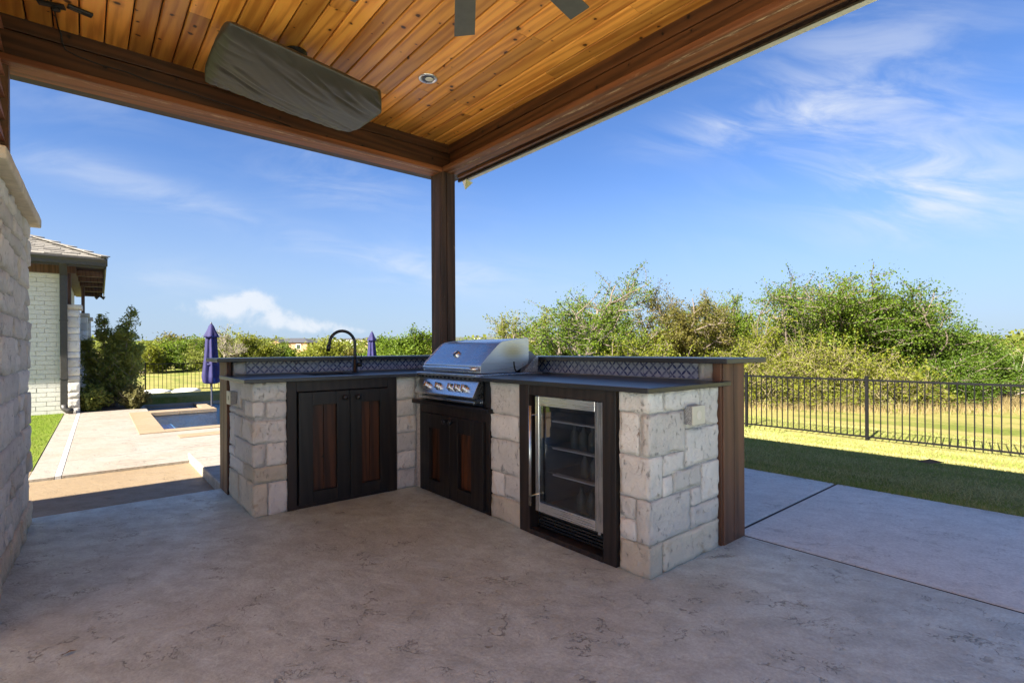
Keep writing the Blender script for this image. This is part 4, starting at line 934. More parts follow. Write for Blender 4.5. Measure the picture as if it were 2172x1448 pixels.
# stone piers of its porch
for (x0, x1, y0, y1, zt, xs_) in ((-.275, -.065, 14.20, 14.75, 2.02, 0), (-.12, .02, 17.2, 17.7, 2.02, 0), (-.06, .07, 19.2, 19.7, 2.02, 0)):
    col = bx('stone_pier', 'mortar', ph, x0 + .015, x1 - .015, y0 + .015, y1, -.25, zt, 0, MP)
    z = -.22; flip = False
    while z < zt - .05:
        h = min(random.choice([.13, .16, .19, .22]), zt - z); 
        rough_block('stone', 'limestone', col, x0, x1, y0, y0 + random.choice([.2, .3]), z + .005, z + h - .005, .008, .008, .06, MP)
        rough_block('stone', 'limestone', col, x1 - .12, x1, y0 + .31, y1, z + .005, z + h - .005, .008, .008, .08, MP); z += h
    rough_block('pier_cap', 'cap_stone', col, x0 - .03, x1 + .05, y0 - .04, y1 + .04, zt, zt + .09, .003, .01, .1, MP)
bx('porch_post', 'trim_brown', ph, -.27, -.20, 14.35, 14.5, 2.11, 2.90, .004, MP); bx('porch_post', 'trim_brown', ph, -.10, -.03, 17.35, 17.5, 2.11, 2.90, .004, MP)
bx('low_wall', 'cap_stone', ph, -.15, .06, 14.8, 17.1, -.2, .12, .01, MP)
pwn = bx('window', 'trim_brown', ph, -.299, -.285, 15.2, 16.6, .5, 2.2, 0, MP); bx('pane', 'window_dark', pwn, -.284, -.280, 15.28, 16.52, .58, 2.12, 0, MP)
# eaves: soffit boards, porch beams, fascia, gutter, downspout
bx('soffit', 'soffit_wood', ph, -7, .36, 13.76, 20.6, 2.935, 2.955, 0, MP)
for yb_ in (14.9, 16.0, 17.2, 18.6, 20.2): bx('porch_beam', 'trim_brown', ph, -.32, .34, yb_, yb_ + .12, 2.80, 2.934, .004, MP)
bx('porch_beam', 'trim_brown', ph, -.29, -.12, 14.3, 20.4, 2.78, 2.932, .004, MP)
bx('frieze', 'trim_brown', ph, -7, -.30, 14.17, 14.198, 2.74, 2.93, .003, MP)
bx('fascia', 'bronze_metal', ph, .362, .385, 13.70, 20.62, 2.84, 3.05, .003, MP); bx('fascia', 'bronze_metal', ph, -7, .36, 13.735, 13.758, 2.86, 3.04, .003, MP)
g = MB(); pr = [(13.733, 2.90), (13.733, 3.045), (13.615, 3.045), (13.61, 3.02), (13.64, 2.96), (13.645, 2.895)]
g.prism(pr, 0, -7, .405); g.v = [tuple(MP @ Vector(p)) for p in g.v]; g.build('gutter', 'bronze_metal', ph, .004)
xa, xb = xat(127, 14.1), xat(143.5, 14.1)
ds = MB().box(xa, xb, 14.075, 14.155, -.05, 2.72); ds.build('downspout', 'bronze_metal', ph, .01)
MB().add([(xa, 13.66, 2.90), (xb, 13.66, 2.90), (xb, 13.74, 2.90), (xa, 13.74, 2.90), (xa, 14.075, 2.70), (xb, 14.075, 2.70), (xb, 14.155, 2.721), (xa, 14.155, 2.721)], [(0, 1, 2, 3), (4, 7, 6, 5), (0, 4, 5, 1), (1, 5, 6, 2), (2, 6, 7, 3), (3, 7, 4, 0)]).build('downspout_elbow', 'bronze_metal', ph, .006)
MB().tube([((xa + xb) / 2, 14.115, .02), ((xa + xb) / 2 + .01, 14.10, -.06), ((xa + xb) / 2 + .06, 14.07, -.105), ((xa + xb) / 2 + .14, 14.05, -.115)], [.062, .062, .058, .055], 10).build('downspout_shoe', 'bronze_metal', ph, smooth=True)
for zz in (.55, 1.75): bx('downspout_strap', 'bronze_metal', ph, xa - .008, xb + .008, 14.068, 14.16, zz, zz + .03, .002)
# hipped roof: deck plus shingles on the two slopes that face the patio
ex, ey, ez, sl_ = .40, 13.66, 3.05, .41
rd = MB(); rd.add([MP @ Vector(p) for p in ((-9, ey, ez), (ex, ey, ez), (ex, 20.66, ez), (-9, 20.66, ez), (-9, ey + 3.5, ez + 3.5 * sl_), (ex - 3.5, ey + 3.5, ez + 3.5 * sl_))], [(0, 1, 5, 4), (1, 2, 5), (2, 3, 4, 5), (0, 3, 2, 1), (0, 4, 3)])
deck_r = rd.build('roof', 'house_roof_far', ph)
ex_ = .145
for r_ in range(12):
    d0 = r_ * ex_ * .92; d1 = d0 + ex_ * 1.15; x = ex - d0 + .02
    while x > -2.6:
        L = random.choice([.14, .19, .25, .31]); x0 = x - L; th = random.choice([.012, .018, .024])
        xc1 = min(x, ex - d1 + .04)
        if xc1 > x0 + .02:
            zb0, zb1 = ez + d0 * sl_ + .004, ez + d1 * sl_ + .004
            MB().add([MP @ Vector(p) for p in ((x0 + .004, ey + d0 - .01, zb0), (x, ey + d0 - .01, zb0), (xc1, ey + d1, zb1), (x0 + .004, ey + d1, zb1), (x0 + .004, ey + d0 - .01, zb0 + th + .006), (x, ey + d0 - .01, zb0 + th + .006), (xc1, ey + d1, zb1 + .008), (x0 + .004, ey + d1, zb1 + .008))],
                     [(3, 2, 1, 0), (4, 5, 6, 7), (0, 1, 5, 4), (1, 2, 6, 5), (2, 3, 7, 6), (3, 0, 4, 7)]).build('shingle', 'shingle', deck_r)
        x = x0
for r_ in range(9):
    t0 = r_ * .27; MB().add([MP @ Vector(p) for p in ((ex - t0 + .05, ey + t0 - .05, ez + t0 * sl_ + .035), (ex - t0 - .10, ey + t0 - .08, ez + t0 * sl_ + .03), (ex - t0 - .40, ey + t0 + .20, ez + (t0 + .30) * sl_ + .02), (ex - t0 - .26, ey + t0 + .34, ez + (t0 + .30) * sl_ + .02),
        (ex - t0 + .05, ey + t0 - .05, ez + t0 * sl_ + .055), (ex - t0 - .10, ey + t0 - .08, ez + t0 * sl_ + .05), (ex - t0 - .40, ey + t0 + .20, ez + (t0 + .30) * sl_ + .035), (ex - t0 - .26, ey + t0 + .34, ez + (t0 + .30) * sl_ + .035))],
        [(3, 2, 1, 0), (4, 5, 6, 7), (0, 1, 5, 4), (1, 2, 6, 5), (2, 3, 7, 6), (3, 0, 4, 7)]).build('hip_shingle', 'shingle', deck_r)
def flood(px, py, D, lab, heads, up):
    x, y = at(px, D); z = zat(px, py, D); o = empty('flood_light', (x, y, z), lab, 'light')
    MB().tube([(x, y, z + up), (x, y, z + .03)], .018, 8).build('mount', 'bronze_metal', o)
    for dx in heads:
        M = Matrix.Translation((x + dx * .6, y, z + .02)) @ Vector((dx, -.02, -.055)).to_track_quat('-Z', 'Y').to_matrix().to_4x4()
        h = MB().lathe((0, 0, 0), [(.02, .06), (.028, .02), (.055, -.05), (.05, -.052), (.02, -.03)], 14); h.v = [tuple(M @ Vector(p)) for p in h.v]; h.build('lamp_head', 'white_enamel' if up < .12 else 'bronze_metal', o, smooth=True)
flood(70, 557, 10.55, 'white twin floodlight under the pool house eave beside the downspout', (-.05, .07), .11)
flood(212, 632, 15.4, 'dark twin floodlight hanging from the far corner of the pool house eave', (-.09, .11), .13)

# ================================================================== fences
def fence(name, label, p0, p1, spacing, first, pick, hh=1.22):
    f = empty(name, (p0[0], p0[1], gzf(*p0)), label, 'fence', 'black iron fences round the garden')
    d = Vector((p1[0] - p0[0], p1[1] - p0[1], 0)); L = d.length; d.normalize(); an = math.atan2(d.y, d.x)
    pos = lambda t: (p0[0] + d.x * t, p0[1] + d.y * t)
    n = int((L - first) / spacing) + 1; ts = [first + k * spacing for k in range(n)]
    pm = MB().box(-.026, .026, -.026, .026, -.25, hh + .05).box(-.030, .030, -.030, .030, hh + .05, hh + .062); pk = MB().box(-.0085, .0085, -.0085, .0085, .06, hh - .02)
    def inst(nm, src, t):
        x, y = pos(t); z = gzf(x, y)
        if src['o'] is None:
            src['o'] = src['mb'].build(nm, 'fence_iron', None); o = src['o']
        else: o = bpy.data.objects.new(nm, src['o'].data); COL.objects.link(o)
        o.parent = f; o.location = (x - f.location.x, y - f.location.y, z - f.location.z); o.rotation_euler = (0, 0, an)
    sp, sk_ = {'o': None, 'mb': pm}, {'o': None, 'mb': pk}
    for t in ts: inst('post', sp, t)
    for a in [first - spacing] + ts:
        for k in range(1, pick):
            t = a + spacing * k / pick
            if 0 < t < L: inst('picket', sk_, t)
        t0, t1 = max(a, 0), min(a + spacing, L)
        if t1 - t0 < .05: continue
        for zr, th in ((hh - .02, .020), (.075, .016)):
            (x0, y0), (x1, y1) = pos(t0), pos(t1); z0, z1 = gzf(x0, y0) + zr, gzf(x1, y1) + zr
            r = MB(); nx, ny = -d.y * .0125, d.x * .0125
            r.add([(x0 - nx, y0 - ny, z0 - th), (x0 + nx, y0 + ny, z0 - th), (x0 + nx, y0 + ny, z0 + th), (x0 - nx, y0 - ny, z0 + th), (x1 - nx, y1 - ny, z1 - th), (x1 + nx, y1 + ny, z1 - th), (x1 + nx, y1 + ny, z1 + th), (x1 - nx, y1 - ny, z1 + th)],
                  [(0, 1, 2, 3), (7, 6, 5, 4), (0, 4, 5, 1), (1, 5, 6, 2), (2, 6, 7, 3), (3, 7, 4, 0)]); r.build('rail', 'fence_iron', f)
    return f
fence('iron_fence', 'black iron picket fence across the lawn before the thicket', (11.95, -1.6), (11.95, 26.4), 2.41, 3.30 + 1.6 - 2.41, 21)
fence('iron_fence', 'black iron picket fence beyond the pool and the parasol', (-5.0, 26.6), (11.9, 26.45), 2.41, 5.0 + 2.0 - 2.41 * 2, 16)
for px_, w_, lab in ((330, .95, 'flat white boulder before the fence beyond the pool, closer to the juniper'), (395, .80, 'flat white boulder before the fence beyond the pool, closer to the parasol')):
    x, y = at(px_, 18.9); z = gzf(x, y); mb = MB().lathe((x, y, z - .05), [(.55, 0), (.52, .09), (.40, .15), (.20, .18), (.01, .19)], 18, lob=lambda a, i: 1 + .14 * math.sin(2 * a + i) + .07 * math.sin(5 * a))
    mb.v = [(x + (p[0] - x) * w_, y + (p[1] - y) * w_ * .8, p[2] + .02 * mnoise.noise(Vector(p) * 5)) for p in mb.v]; tag(mb.build('boulder', 'boulder', None, smooth=True), lab, 'boulder', 'white boulders')

# ================================================================== closed parasols
def parasol(px, D, ztop, lab, s=1.0):
    x, y = at(px, D); o = empty('closed_parasol', (x, y, -.9), lab, 'parasol', 'closed blue parasols in the pool')
    MB().tube([(x, y, -1.25), (x, y, ztop - .1)], .021 * s, 10).build('pole', 'umbrella_pole', o)
    def lob(a, i): return 1 + (.22 if i > 1 else .10) * math.sin(7 * a + i * .22) + .06 * math.sin(3 * a + i)
    prof = [(.118, -1.37), (.165, -1.33), (.172, -1.20), (.150, -1.0), (.128, -.8), (.112, -.6), (.100, -.4), (.092, -.27), (.07, -.20)]
    MB().lathe((x, y, ztop), [(r * s, h * s) for r, h in prof], 48, lob=lob).build('canopy', 'umbrella_cloth', o, smooth=True)
    prof2 = [(.150, -.315), (.155, -.29), (.128, -.24), (.088, -.15), (.055, -.06), (.02, -.01), (.004, .0)]
    MB().lathe((x, y, ztop), [(r * s, h * s) for r, h in prof2], 40, lob=lambda a, i: 1 + (.10 if i < 3 else .03) * math.sin(6 * a)).build('vent_cap', 'umbrella_cloth', o, smooth=True)
    MB().lathe((x, y, ztop - .02), [(.018, 0), (.02, .02), (.008, .05), (.002, .055)], 12).build('finial', 'umbrella_pole', o, smooth=True)
    MB().lathe((x, y, ztop - .93 * s), [(.146 * s, -.02), (.147 * s, .02)], 24).build('tie_strap', 'umbrella_cloth', o, smooth=True)
parasol(448.5, 11.7, 1.745, 'closed blue parasol standing in the pool between the juniper and the kitchen')
parasol(789, 17.4, 1.745, 'closed blue parasol between the black faucet and the brown corner post')

# ================================================================== vegetation
def tubes_np(chains, rads, n=5):
    V, F = [], []; k0 = 0
    ang = np.linspace(0, 2 * np.pi, n, endpoint=False)
    for pts, rad in zip(chains, rads):
        P = np.asarray(pts); T = np.gradient(P, axis=0); T /= np.linalg.norm(T, axis=1)[:, None] + 1e-9
        ref = np.array([.31, .83, .21]); A = np.cross(T, ref); A /= np.linalg.norm(A, axis=1)[:, None] + 1e-9; B = np.cross(T, A)
        ring = P[:, None, :] + (A[:, None, :] * np.cos(ang)[None, :, None] + B[:, None, :] * np.sin(ang)[None, :, None]) * np.asarray(rad)[:, None, None]
        V.append(ring.reshape(-1, 3)); m_ = len(P); ii = np.arange(m_ - 1)[:, None] * n; kk = np.arange(n)[None, :]
        F.append(np.stack([ii + kk, ii + (kk + 1) % n, ii + n + (kk + 1) % n, ii + n + kk], -1).reshape(-1, 4) + k0); k0 += m_ * n
    return np.concatenate(V), np.concatenate(F)
def leaves_np(C, size, elong=1.6, flat=.0):
    n = len(C); d = rng.normal(size=(n, 3)); d[:, 2] *= 1 - flat; d /= np.linalg.norm(d, axis=1)[:, None]
    e = np.cross(d, rng.normal(size=(n, 3))); e /= np.linalg.norm(e, axis=1)[:, None] + 1e-9
    s = size * rng.uniform(.6, 1.35, n)[:, None]; d = d * s * elong * .5; e = e * s * .5
    return np.stack([C - d, C + e, C + d, C - e], 1).reshape(-1, 3), np.arange(4 * n).reshape(-1, 4)
def grow(base, height, spread, stems, lean, levels, droop, up, wig=.18, first=.25):
    """returns chains, radii, tip points with direction"""
    chains, rads, tips = [], [], []
    def branch(p, d, L, r, lev):
        n = 6; pts = [p]; q = np.array(p); dd = np.array(d)
        for i in range(n):
            dd = dd + rng.normal(0, wig, 3) + np.array([0, 0, up if lev < 2 else -droop]) * .25; dd /= np.linalg.norm(dd); q = q + dd * L / n; pts.append(q.copy())
        chains.append(pts); rads.append(np.linspace(r, r * .35, n + 1))
        if lev >= levels - 1:
            for i in range(1, n + 1): tips.append((pts[i], dd))
        if lev < levels:
            kids = rng.integers(4, 7) if lev else rng.integers(5, 8)
            for k in range(kids):
                t = rng.uniform(first if lev == 0 else .2, 1.0); j = int(t * n); b = np.array(pts[min(j, n)])
                nd = dd * .75 + rng.normal(0, .65, 3); nd[2] = abs(nd[2]) * .6 + nd[2] * .2 + up * .2; nd /= np.linalg.norm(nd)
                branch(b, nd, L * rng.uniform(.42, .68), r * .5, lev + 1)
    for k in range(stems):
        a = rng.uniform(0, 2 * np.pi); d = np.array([math.cos(a) * spread + lean[0], math.sin(a) * spread + lean[1], 1.0]); d /= np.linalg.norm(d)
        branch(np.array(base) + np.array([math.cos(a), math.sin(a), 0]) * .08, d, height * rng.uniform(.55, .8), height * .018 + .012, 0)
    return chains, rads, tips
def fit(P, base, H, W_):
    """scale a grown plant about its base to the wanted height and width"""
    P = np.asarray(P); return P
def tree(name, label, px, D, top, width, leafm, nleaf, lsize, stems=3, spread=.5, lean_px=0.0, levels=3, droop=.1, up=.35, clump=.12, barkm='bark', group=None, cat='tree', low=0.0, wig=.18, bare=0.0, flat=0.0, elong=1.6, depth=1.0):
    x, y = at(px, D); z = gzf(x, y) - .05; H = zat(px, top, D) - z; Wm = width / FPX * D
    lean = (RGT.x * lean_px, RGT.y * lean_px)
    ch, rd, tp = grow((0, 0, 0), H, spread, stems, lean, levels, droop, up, wig)
    allp = np.concatenate([np.asarray(c) for c in ch]); hmax = allp[:, 2].max() * 1.03
    lat = allp[:, 0] * RGT.x + allp[:, 1] * RGT.y; mid = (np.percentile(lat, 99) + np.percentile(lat, 1)) / 2; wd = np.percentile(lat, 99) - np.percentile(lat, 1)
    kz, kw = H / hmax, Wm / wd
    def T(P):
        P = np.asarray(P, float).copy(); l = P[..., 0] * RGT.x + P[..., 1] * RGT.y; f = P[..., 0] * FWD.x + P[..., 1] * FWD.y
        l = l * kw; f = f * kw * depth
        return np.stack([x + RGT.x * l + FWD.x * f, y + RGT.y * l + FWD.y * f, z + P[..., 2] * kz], -1)
    o = empty(name, (x, y, z), label, cat, group)
    V, F = tubes_np([T(c) for c in ch], [np.maximum(r, .004) for r in rd]); np_mesh('trunk', V, F, barkm, o, True)
    if nleaf:
        tips = T(np.array([t[0] for t in tp])); sel = tips[rng.integers(0, len(tips), nleaf)] + rng.normal(0, clump, (nleaf, 3)) * rng.uniform(.25, 1.15, (nleaf, 1))
        if low: 
            sel = sel[sel[:, 2] > z + low * H * rng.random(len(sel))]
        V, F = leaves_np(sel, lsize, elong, flat); np_mesh('crown', V, F, leafm, o)
    return o
GR = 'trees of the thicket beyond the fence'
tree('mesquite_tree', 'feathery bright green mesquite with open branches leaning towards the grill', 1255, 19, 540, 270, 'leaf_bright', 34000, .044, 5, .65, -.28, 3, -.05, .5, .10, group=GR, wig=.14)
tree('mesquite_tree', 'low pale green mesquite spreading behind the grill hood', 1150, 20.5, 648, 200, 'leaf_yellow', 18000, 0.048, 4, .9, -.35, 3, -.05, .3, .10, group=GR)
tree('cedar_tree', 'olive brown cedar between the leaning mesquite and the green bush', 1425, 20, 592, 165, 'leaf_olive', 34000, 0.041, 3, .28, 0, 3, .0, .6, .13, group=GR)
tree('scrub_bush', 'yellow green undergrowth bush below the cedar and behind the bar ledge', 1390, 18.2, 690, 260, 'leaf_yellow', 24000, 0.041, 7, .9, 0, 2, .05, .3, .16, group=GR, cat='bush')
tree('elm_tree', 'light green elm with a ragged crown beside the olive cedar', 1565, 21, 607, 150, 'leaf_bright', 22000, 0.048, 4, .45, 0, 3, .0, .5, .13, group=GR)
tree('scrub_bush', 'pale green bush behind the bar ledge, beside the tan bramble', 1540, 19, 665, 190, 'leaf_yellow', 22000, 0.041, 6, .7, 0, 2, .05, .4, .16, group=GR, cat='bush')
tree('hackberry_tree', 'sparse hackberry with twiggy top rising above the tan bramble', 1668, 21.5, 560, 140, 'leaf_deep', 13000, 0.048, 3, .40, 0, 3, .0, .7, .13, group=GR)
tree('hackberry_tree', 'large dense hackberry with a rounded bright green crown', 1830, 20.5, 572, 330, 'leaf_bright', 68000, 0.051, 7, .55, 0, 3, .0, .5, .17, group=GR)
tree('hackberry_tree', 'dense dark green hackberry with a rounded crown behind the iron fence', 1945, 20, 582, 240, 'leaf_deep', 48000, 0.051, 6, .55, 0, 3, .0, .5, .17, group=GR)
tree('hackberry_tree', 'lower green hackberry with pale crooked limbs past the rounded crowns', 2105, 19.5, 696, 210, 'leaf_deep', 34000, 0.051, 5, .8, .1, 3, .05, .3, .16, 'bark_grey', group=GR)
tree('hackberry_tree', 'light green hackberry reaching out of the thicket over the dry grass', 2215, 20.5, 682, 230, 'leaf_bright', 36000, 0.051, 5, .7, 0, 3, .05, .3, .16, group=GR)
tree('scrub_bush', 'deep green bush at the foot of the rounded hackberry', 1985, 18.2, 740, 200, 'leaf_deep', 22000, 0.041, 6, .9, 0, 2, .05, .3, .14, group=GR, cat='bush')
tree('elm_tree', 'broad mid green elm filling the thicket behind the tan bramble', 1725, 22, 636, 230, 'leaf_bright', 40000, .045, 6, .55, 0, 3, .0, .5, .17, group=GR)
tree('elm_tree', 'mid green elm in the thicket between the cedar and the twiggy hackberry', 1500, 22.5, 668, 200, 'leaf_yellow', 30000, .045, 6, .6, 0, 3, .0, .45, .17, group=GR)
tree('scrub_bush', 'mid green bush low in the thicket behind the grill hood and the ledge', 1250, 20.5, 704, 260, 'leaf_bright', 34000, .045, 7, .9, 0, 2, .05, .3, .18, group=GR, cat='bush')
# tan bramble tangles
def bramble(label, px, D, top, width, n, leafn=0, seedoff=0):
    x, y = at(px, D); z = gzf(x, y); H = zat(px, top, D) - z; Wm = width / FPX * D
    ch, rd = [], []
    for k in range(n):
        l = rng.normal(0, .30) * Wm; f = rng.normal(0, .45); h0 = rng.random() ** 1.3 * H * .55 * max(.15, 1 - (2 * l / Wm) ** 2)
        p = np.array([x + RGT.x * l + FWD.x * f, y + RGT.y * l + FWD.y * f, z + h0]); d = rng.normal(0, .6, 3); d[2] = abs(d[2]) + .5; d /= np.linalg.norm(d)
        L = rng.uniform(.5, 1.5); m_ = 7; pts = [p]
        bend = rng.normal(0, .28, 3); bend[2] -= rng.uniform(.05, .35)
        for i in range(m_): d = d + bend * .45 + rng.normal(0, .12, 3); d /= np.linalg.norm(d); p = p + d * L / m_; pts.append(p)
        pts = np.array(pts); lim = z + H * np.clip(1 - .55 * (2 * ((pts[:, 0] - x) * RGT.x + (pts[:, 1] - y) * RGT.y) / Wm) ** 2, .25, 1)
        pts[:, 2] = np.minimum(np.maximum(pts[:, 2], z + .02), lim + rng.normal(0, .05)); ch.append(pts); rd.append(np.linspace(rng.uniform(.006, .014), .003, m_ + 1))
    o = empty('bramble_thicket', (x, y, z), label, 'thicket', 'bare tan brambles beyond the fence')
    V, F = tubes_np(ch, rd, 3); np_mesh('stems', V, F, 'twig_tan', o, True)['kind'] = 'stuff'
    if leafn:
        tips = np.concatenate([c[4:] for c in ch]); sel = tips[rng.integers(0, len(tips), leafn)] + rng.normal(0, .07, (leafn, 3)); V, F = leaves_np(sel, .05); np_mesh('leaves', V, F, 'leaf_yellow', o)
bramble('wide tangle of bare tan stems before the rounded hackberry', 1745, 18.0, 660, 340, 1050, 14000)
bramble('tangle of bare tan stems beside the end of the bar ledge', 1600, 17.6, 695, 200, 520, 7000)
bramble('low tangle of bare tan stems spilling under the dark hackberry', 1880, 17.4, 748, 230, 420, 6000)

# juniper and shrubs by the pool house
jx, jy = at(232, 11.6)
def conifer(label, px, D, top, width, n, seeds):
    x, y = at(px, D); z = -.16; H = zat(px, top, D) - z; Wm = width / FPX * D
    o = empty('juniper_tree', (x, y, z), label, 'tree'); ch, rd, C = [], [], []
    for k, (lx, hh) in enumerate(seeds):
        top_p = np.array([x + RGT.x * lx * Wm, y + RGT.y * lx * Wm, z + H * hh]); b = np.array([x + RGT.x * lx * Wm * .25, y + RGT.y * lx * Wm * .25, z])
        st = np.array([b + (top_p - b) * t + np.array([0, 0, 0]) + rng.normal(0, .02, 3) for t in np.linspace(0, 1, 9)]); ch.append(st); rd.append(np.linspace(.032, .006, 9))
        for j in range(80):
            t = rng.uniform(.10, .98); p = b + (top_p - b) * t; a = rng.uniform(0, 2 * np.pi); L = (1.06 - t) * Wm * .36 * rng.uniform(.5, 1.15) + .05
            d = np.array([math.cos(a), math.sin(a), rng.uniform(.35, .95)]); d /= np.linalg.norm(d)
            pts = np.array([p + d * L * s_ + np.array([0, 0, .10 * s_ * s_ * L]) for s_ in np.linspace(0, 1, 4)]); ch.append(pts); rd.append(np.linspace(.008, .003, 4))
            m_ = int(n / len(seeds) / 80); s_ = rng.random(m_) ** .6; C.append(p + d * (L * s_)[:, None] + np.stack([np.zeros(m_), np.zeros(m_), .10 * s_ * s_ * L], -1) + rng.normal(0, .035, (m_, 3)) * (1.7 - .7 * s_)[:, None])
    V, F = tubes_np(ch, rd, 5); np_mesh('trunk', V, F, 'bark_grey', o, True)
    V, F = leaves_np(np.concatenate(C), .026, 4.2); np_mesh('crown', V, F, 'leaf_juniper', o)
conifer('dark green juniper with two pointed tops beside the pool house', 236, 11.9, 651, 128, 14000, ((-.14, .90), (.36, 1.0), (.05, .72), (-.42, .66), (.45, .60), (.20, .80), (-.32, .45)))
for px_, D, top, wd, lf, lab in ((285, 11.6, 820, 48, 'leaf_sage', 'low grey green shrub between the juniper and the pool deck'), (196, 11.2, 818, 56, 'leaf_juniper', 'low dark shrub between the juniper and the brick pool house')):
    x, y = at(px_, D); z = -.16; H = zat(px_, top, D) - z; Wm = wd / FPX * D
    o = empty('low_shrub', (x, y, z), lab, 'shrub', 'low shrubs in the planting bed')
    n = 3600; v = rng.normal(size=(n, 3)); v /= np.linalg.norm(v, axis=1)[:, None]; v *= (rng.random(n) ** .4)[:, None]; bmp = np.array([1 + .7 * mnoise.noise(Vector(q) * 2.6) for q in v])[:, None]
    C = v * bmp * np.array([Wm * .5, Wm * .5, H * .52]) + np.array([x, y, z + H * .5]); V, F = leaves_np(C, .035, 1.8); np_mesh('crown', V, F, lf, o)
    st = [np.array([(x, y, z - .02), (x + rng.normal(0, .12), y + rng.normal(0, .12), z + H * .8)]) for _ in range(14)]; V, F = tubes_np(st, [np.array([.008, .004])] * 14, 5); np_mesh('stems', V, F, 'bark', o)['kind'] = 'stuff'
# middle distance: bushes and trees past the pool fence
GB = 'bushes across the field'
for px_, D, top, wd, lf, n, lab in (
    (335, 52, 716, 95, 'leaf_bright', 6000, 'bright green bush across the field behind the juniper'), (372, 60, 702, 80, 'leaf_olive', 5000, 'olive round topped tree across the field beside the bright bush'),
    (412, 54, 712, 90, 'leaf_bright', 5500, 'green bush across the field behind the near parasol'), (300, 48, 722, 70, 'leaf_yellow', 3500, 'yellow green bush across the field close to the juniper'),
    (510, 50, 698, 100, 'leaf_yellow', 6500, 'yellow green tree across the field beside the bare tree'), (555, 55, 712, 80, 'leaf_far', 5000, 'dull green bush across the field before the brick house'),
    (600, 58, 722, 70, 'leaf_bright', 3800, 'low bright bush across the field under the brick house'), (665, 46, 728, 80, 'leaf_yellow', 4000, 'low yellow green bush between the brick house and the faucet'),
    (690, 50, 711, 60, 'leaf_yellow', 3600, 'yellow green bush behind the faucet spout'), (735, 70, 727, 70, 'leaf_olive', 3000, 'small dark bush between the faucet and the far parasol'),
    (845, 42, 690, 112, 'leaf_bright', 9500, 'rounded bright green tree between the far parasol and the corner post'), (800, 46, 722, 60, 'leaf_bright', 3500, 'low green bush at the foot of the rounded tree'),
    (895, 48, 728, 50, 'leaf_yellow', 2500, 'small yellow green bush beside the corner post'), (990, 60, 716, 50, 'leaf_bright', 3000, 'small green tree between the corner post and the grill hood'),
    (460, 47, 724, 70, 'leaf_far', 3500, 'dull green bush under the bare tree'), (1075, 44, 718, 120, 'leaf_yellow', 6000, 'pale green bush behind the grill hood and the low mesquite')):
    tree('field_bush' if top > 705 else 'field_tree', lab, px_, D, top, wd, lf, n * 2, .115 if D < 60 else .15, 5, .7, 0, 2 if top > 712 else 3, .05, .35, .30, group=GB, cat='bush' if top > 705 else 'tree')
tree('bare_tree', 'leafless grey tree across the field beside the near parasol', 487, 46, 676, 62, 'leaf_far', 500, .12, 3, .35, 0, 4, .0, .6, .2, 'bark_grey', group=GB)
# far tree line: too many to tell apart
C = []; 
for k in range(620):
    D = rng.uniform(110, 420); px_ = rng.uniform(-250, 2450); x, y = at(px_, D); z = gzf(x, y); r = rng.uniform(1.3, 3.2); m_ = 90
    if 560 < px_ < 680 and D < 150: continue
    v = rng.normal(size=(m_, 3)); v /= np.linalg.norm(v, axis=1)[:, None]; v *= (rng.random(m_) ** .35)[:, None] * np.array([r * 1.5, r * 1.5, r * .9]); C.append(v + np.array([x, y, z + r * .7]))
V, F = leaves_np(np.concatenate(C), .75, 1.3); tag(np_mesh('distant_scrub', V, F, 'leaf_far'), 'scattered scrub on the far rolling land', 'scrub', kind='stuff')
# far hills
hx, hy, hz = [], [], []
def hill(px0, px1, D, py_list, m, label=None):
    n = len(py_list); pts = []
    for i, py in enumerate(py_list):
        px_ = px0 + (px1 - px0) * i / (n - 1); x, y = at(px_, D); x2, y2 = at(px_, D * 1.7); x0, y0 = at(px_, D * .7)
        pts += [(x0, y0, gzf(x0, y0) - 2), (x, y, zat(px_, py, D)), (x2, y2, zat(px_, py, D) - 8)]
    f = []
    for i in range(n - 1):
        a = i * 3; f += [(a, a + 3, a + 4, a + 1), (a + 1, a + 4, a + 5, a + 2)]
    me = bpy.data.meshes.new('hills'); me.from_pydata(pts, [], f); me.update(); return tag(link_mesh('hills', me, m, None, smooth=True), kind='structure')
plain('hill_green', (.075, .080, .050), .95, nscale=.05, namp=.35)
hill(-400, 2600, 700, [726, 724, 722, 720, 724, 722, 719, 717, 719, 716, 714, 716, 713, 715, 717, 714, 716, 715, 718, 720, 719, 721], 'hill_green')

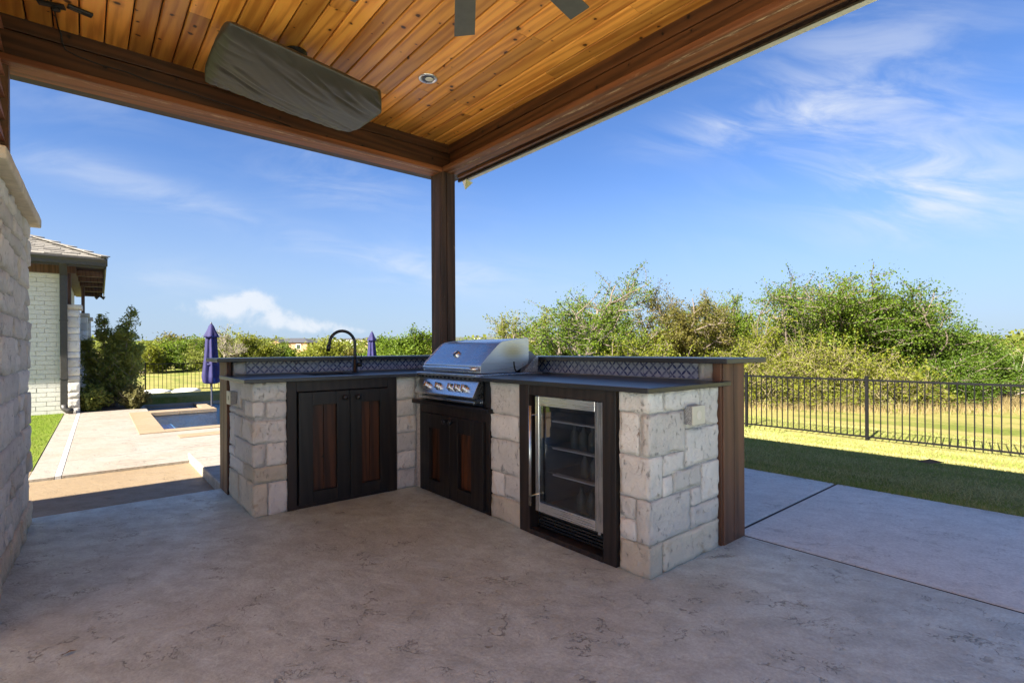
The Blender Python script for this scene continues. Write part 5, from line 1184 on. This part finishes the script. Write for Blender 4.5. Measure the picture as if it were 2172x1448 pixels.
# ================================================================== far houses
def house(label, px, D, wpx, eave_py, ridge_py, wallm, depth=8, gable=True):
    x, y = at(px, D); Wm = wpx / FPX * D; z0 = gzf(x, y) - .3; ze, zr = zat(px, eave_py, D), zat(px, ridge_py, D); a = math.atan2(RGT.y, RGT.x)
    M = Matrix.Translation((x, y, 0)) @ Matrix.Rotation(a, 4, 'Z'); o = empty('far_house', (x, y, z0), label, 'house', 'houses on the far rise')
    bx('wall', wallm, o, -Wm / 2, Wm / 2, 0, depth, z0, ze, 0, M)
    mb = MB(); e = .4; h = Wm * .3
    mb.add([M @ Vector(p) for p in ((-Wm / 2 - e, -e, ze), (Wm / 2 + e, -e, ze), (Wm / 2 + e, depth + e, ze), (-Wm / 2 - e, depth + e, ze), (-Wm / 2 + h, depth / 2, zr), (Wm / 2 - h, depth / 2, zr))], [(0, 1, 5, 4), (1, 2, 5), (2, 3, 4, 5), (3, 0, 4), (3, 2, 1, 0)]).build('roof', 'house_roof_far', o)
    nwin = max(2, int(Wm / 4))
    for k in range(nwin):
        cx = -Wm / 2 + Wm * (k + .5) / nwin; wn = bx('window', 'house_white_far', o, cx - .6, cx + .6, -.05, -.005, ze - 1.7, ze - .4, 0, M); bx('pane', 'window_dark', wn, cx - .5, cx + .5, -.07, -.052, ze - 1.6, ze - .5, 0, M)
    if gable:
        g0, g1 = -Wm / 2 + Wm * .02, -Wm / 2 + Wm * .34; zz = (ze * .45 + zr * .55)
        bx('gable_wing', wallm, o, g0, g1, -2.2, -.01, z0, ze, 0, M)
        mb = MB(); mb.add([M @ Vector(p) for p in ((g0, -2.2, ze + .002), (g1, -2.2, ze + .002), ((g0 + g1) / 2, -2.2, zz), (g0, -1.6, ze + .002), (g1, -1.6, ze + .002), ((g0 + g1) / 2, -1.6, zz))], [(0, 1, 2), (5, 4, 3), (0, 3, 4, 1), (1, 4, 5, 2), (2, 5, 3, 0)]).build('gable', wallm, o)
        mb = MB(); t = .15
        mb.add([M @ Vector(p) for p in ((g0 - .4, -2.6, ze - .1), ((g0 + g1) / 2, -2.6, zz + .1), (g1 + .4, -2.6, ze - .1), (g0 - .4, depth * .5, ze - .1), ((g0 + g1) / 2, depth * .5, zz + .1), (g1 + .4, depth * .5, ze - .1),
               (g0 - .4, -2.6, ze - .1 + t), ((g0 + g1) / 2, -2.6, zz + .1 + t), (g1 + .4, -2.6, ze - .1 + t), (g0 - .4, depth * .5, ze - .1 + t), ((g0 + g1) / 2, depth * .5, zz + .1 + t), (g1 + .4, depth * .5, ze - .1 + t))],
               [(6, 7, 10, 9), (7, 8, 11, 10), (3, 4, 1, 0), (4, 5, 2, 1), (0, 1, 7, 6), (1, 2, 8, 7)]).build('gable_roof', 'house_roof_far', o)
house('brick house with dark roof and front gable on the far rise behind the faucet', 614, 130, 76, 726.5, 716, 'house_brick_far', 10)
house('long low white building with flat dark roof on the far rise', 740, 260, 66, 720, 716.5, 'house_white_far', 12, False)
house('small dark roofed house beside the long white building', 776, 240, 24, 721, 714.5, 'house_brick_far', 9, False)
house('dark roofed house between the corner post and the rounded tree', 906, 150, 24, 729, 714, 'house_brick_far', 9, False)
house('small white house on the hill behind the grill hood', 1012, 420, 14, 716, 711, 'house_white_far', 9, False)
house('dark roofed house on the far rise beside the small white house', 1075, 300, 34, 718, 712, 'house_brick_far', 9, False)

# ================================================================== odds and ends
x, y = at(148, 2.0)
lf = MB().add([(-.020, 0, 0), (0, .011, .006), (.022, .004, .002), (0, -.009, .009), (-.028, -.003, .004)], [(0, 1, 3), (1, 2, 3), (0, 3, 4)])
d = ray(148, 1386); t = -CAMH / d.z; lf.v = [(p[0] + d.x * t, p[1] + d.y * t, p[2] + .004) for p in lf.v]; tag(lf.build('fallen_leaf', 'leaf_dry', None), 'small curled brown leaf lying on the patio floor', 'leaf')
x, y = 8.35, 1.62; z = gzf(x, y)
lf = MB().add([(x - .09, y + .12, z + .03), (x, y, z + .07), (x + .08, y - .14, z + .035), (x - .04, y - .02, z + .02), (x + .06, y + .05, z + .04)], [(0, 1, 3), (1, 2, 3), (0, 4, 1), (1, 4, 2)]); tag(lf.build('fallen_leaf', 'leaf_dry', None), 'large brown leaf lying on the lawn at the edge of the shade', 'leaf')
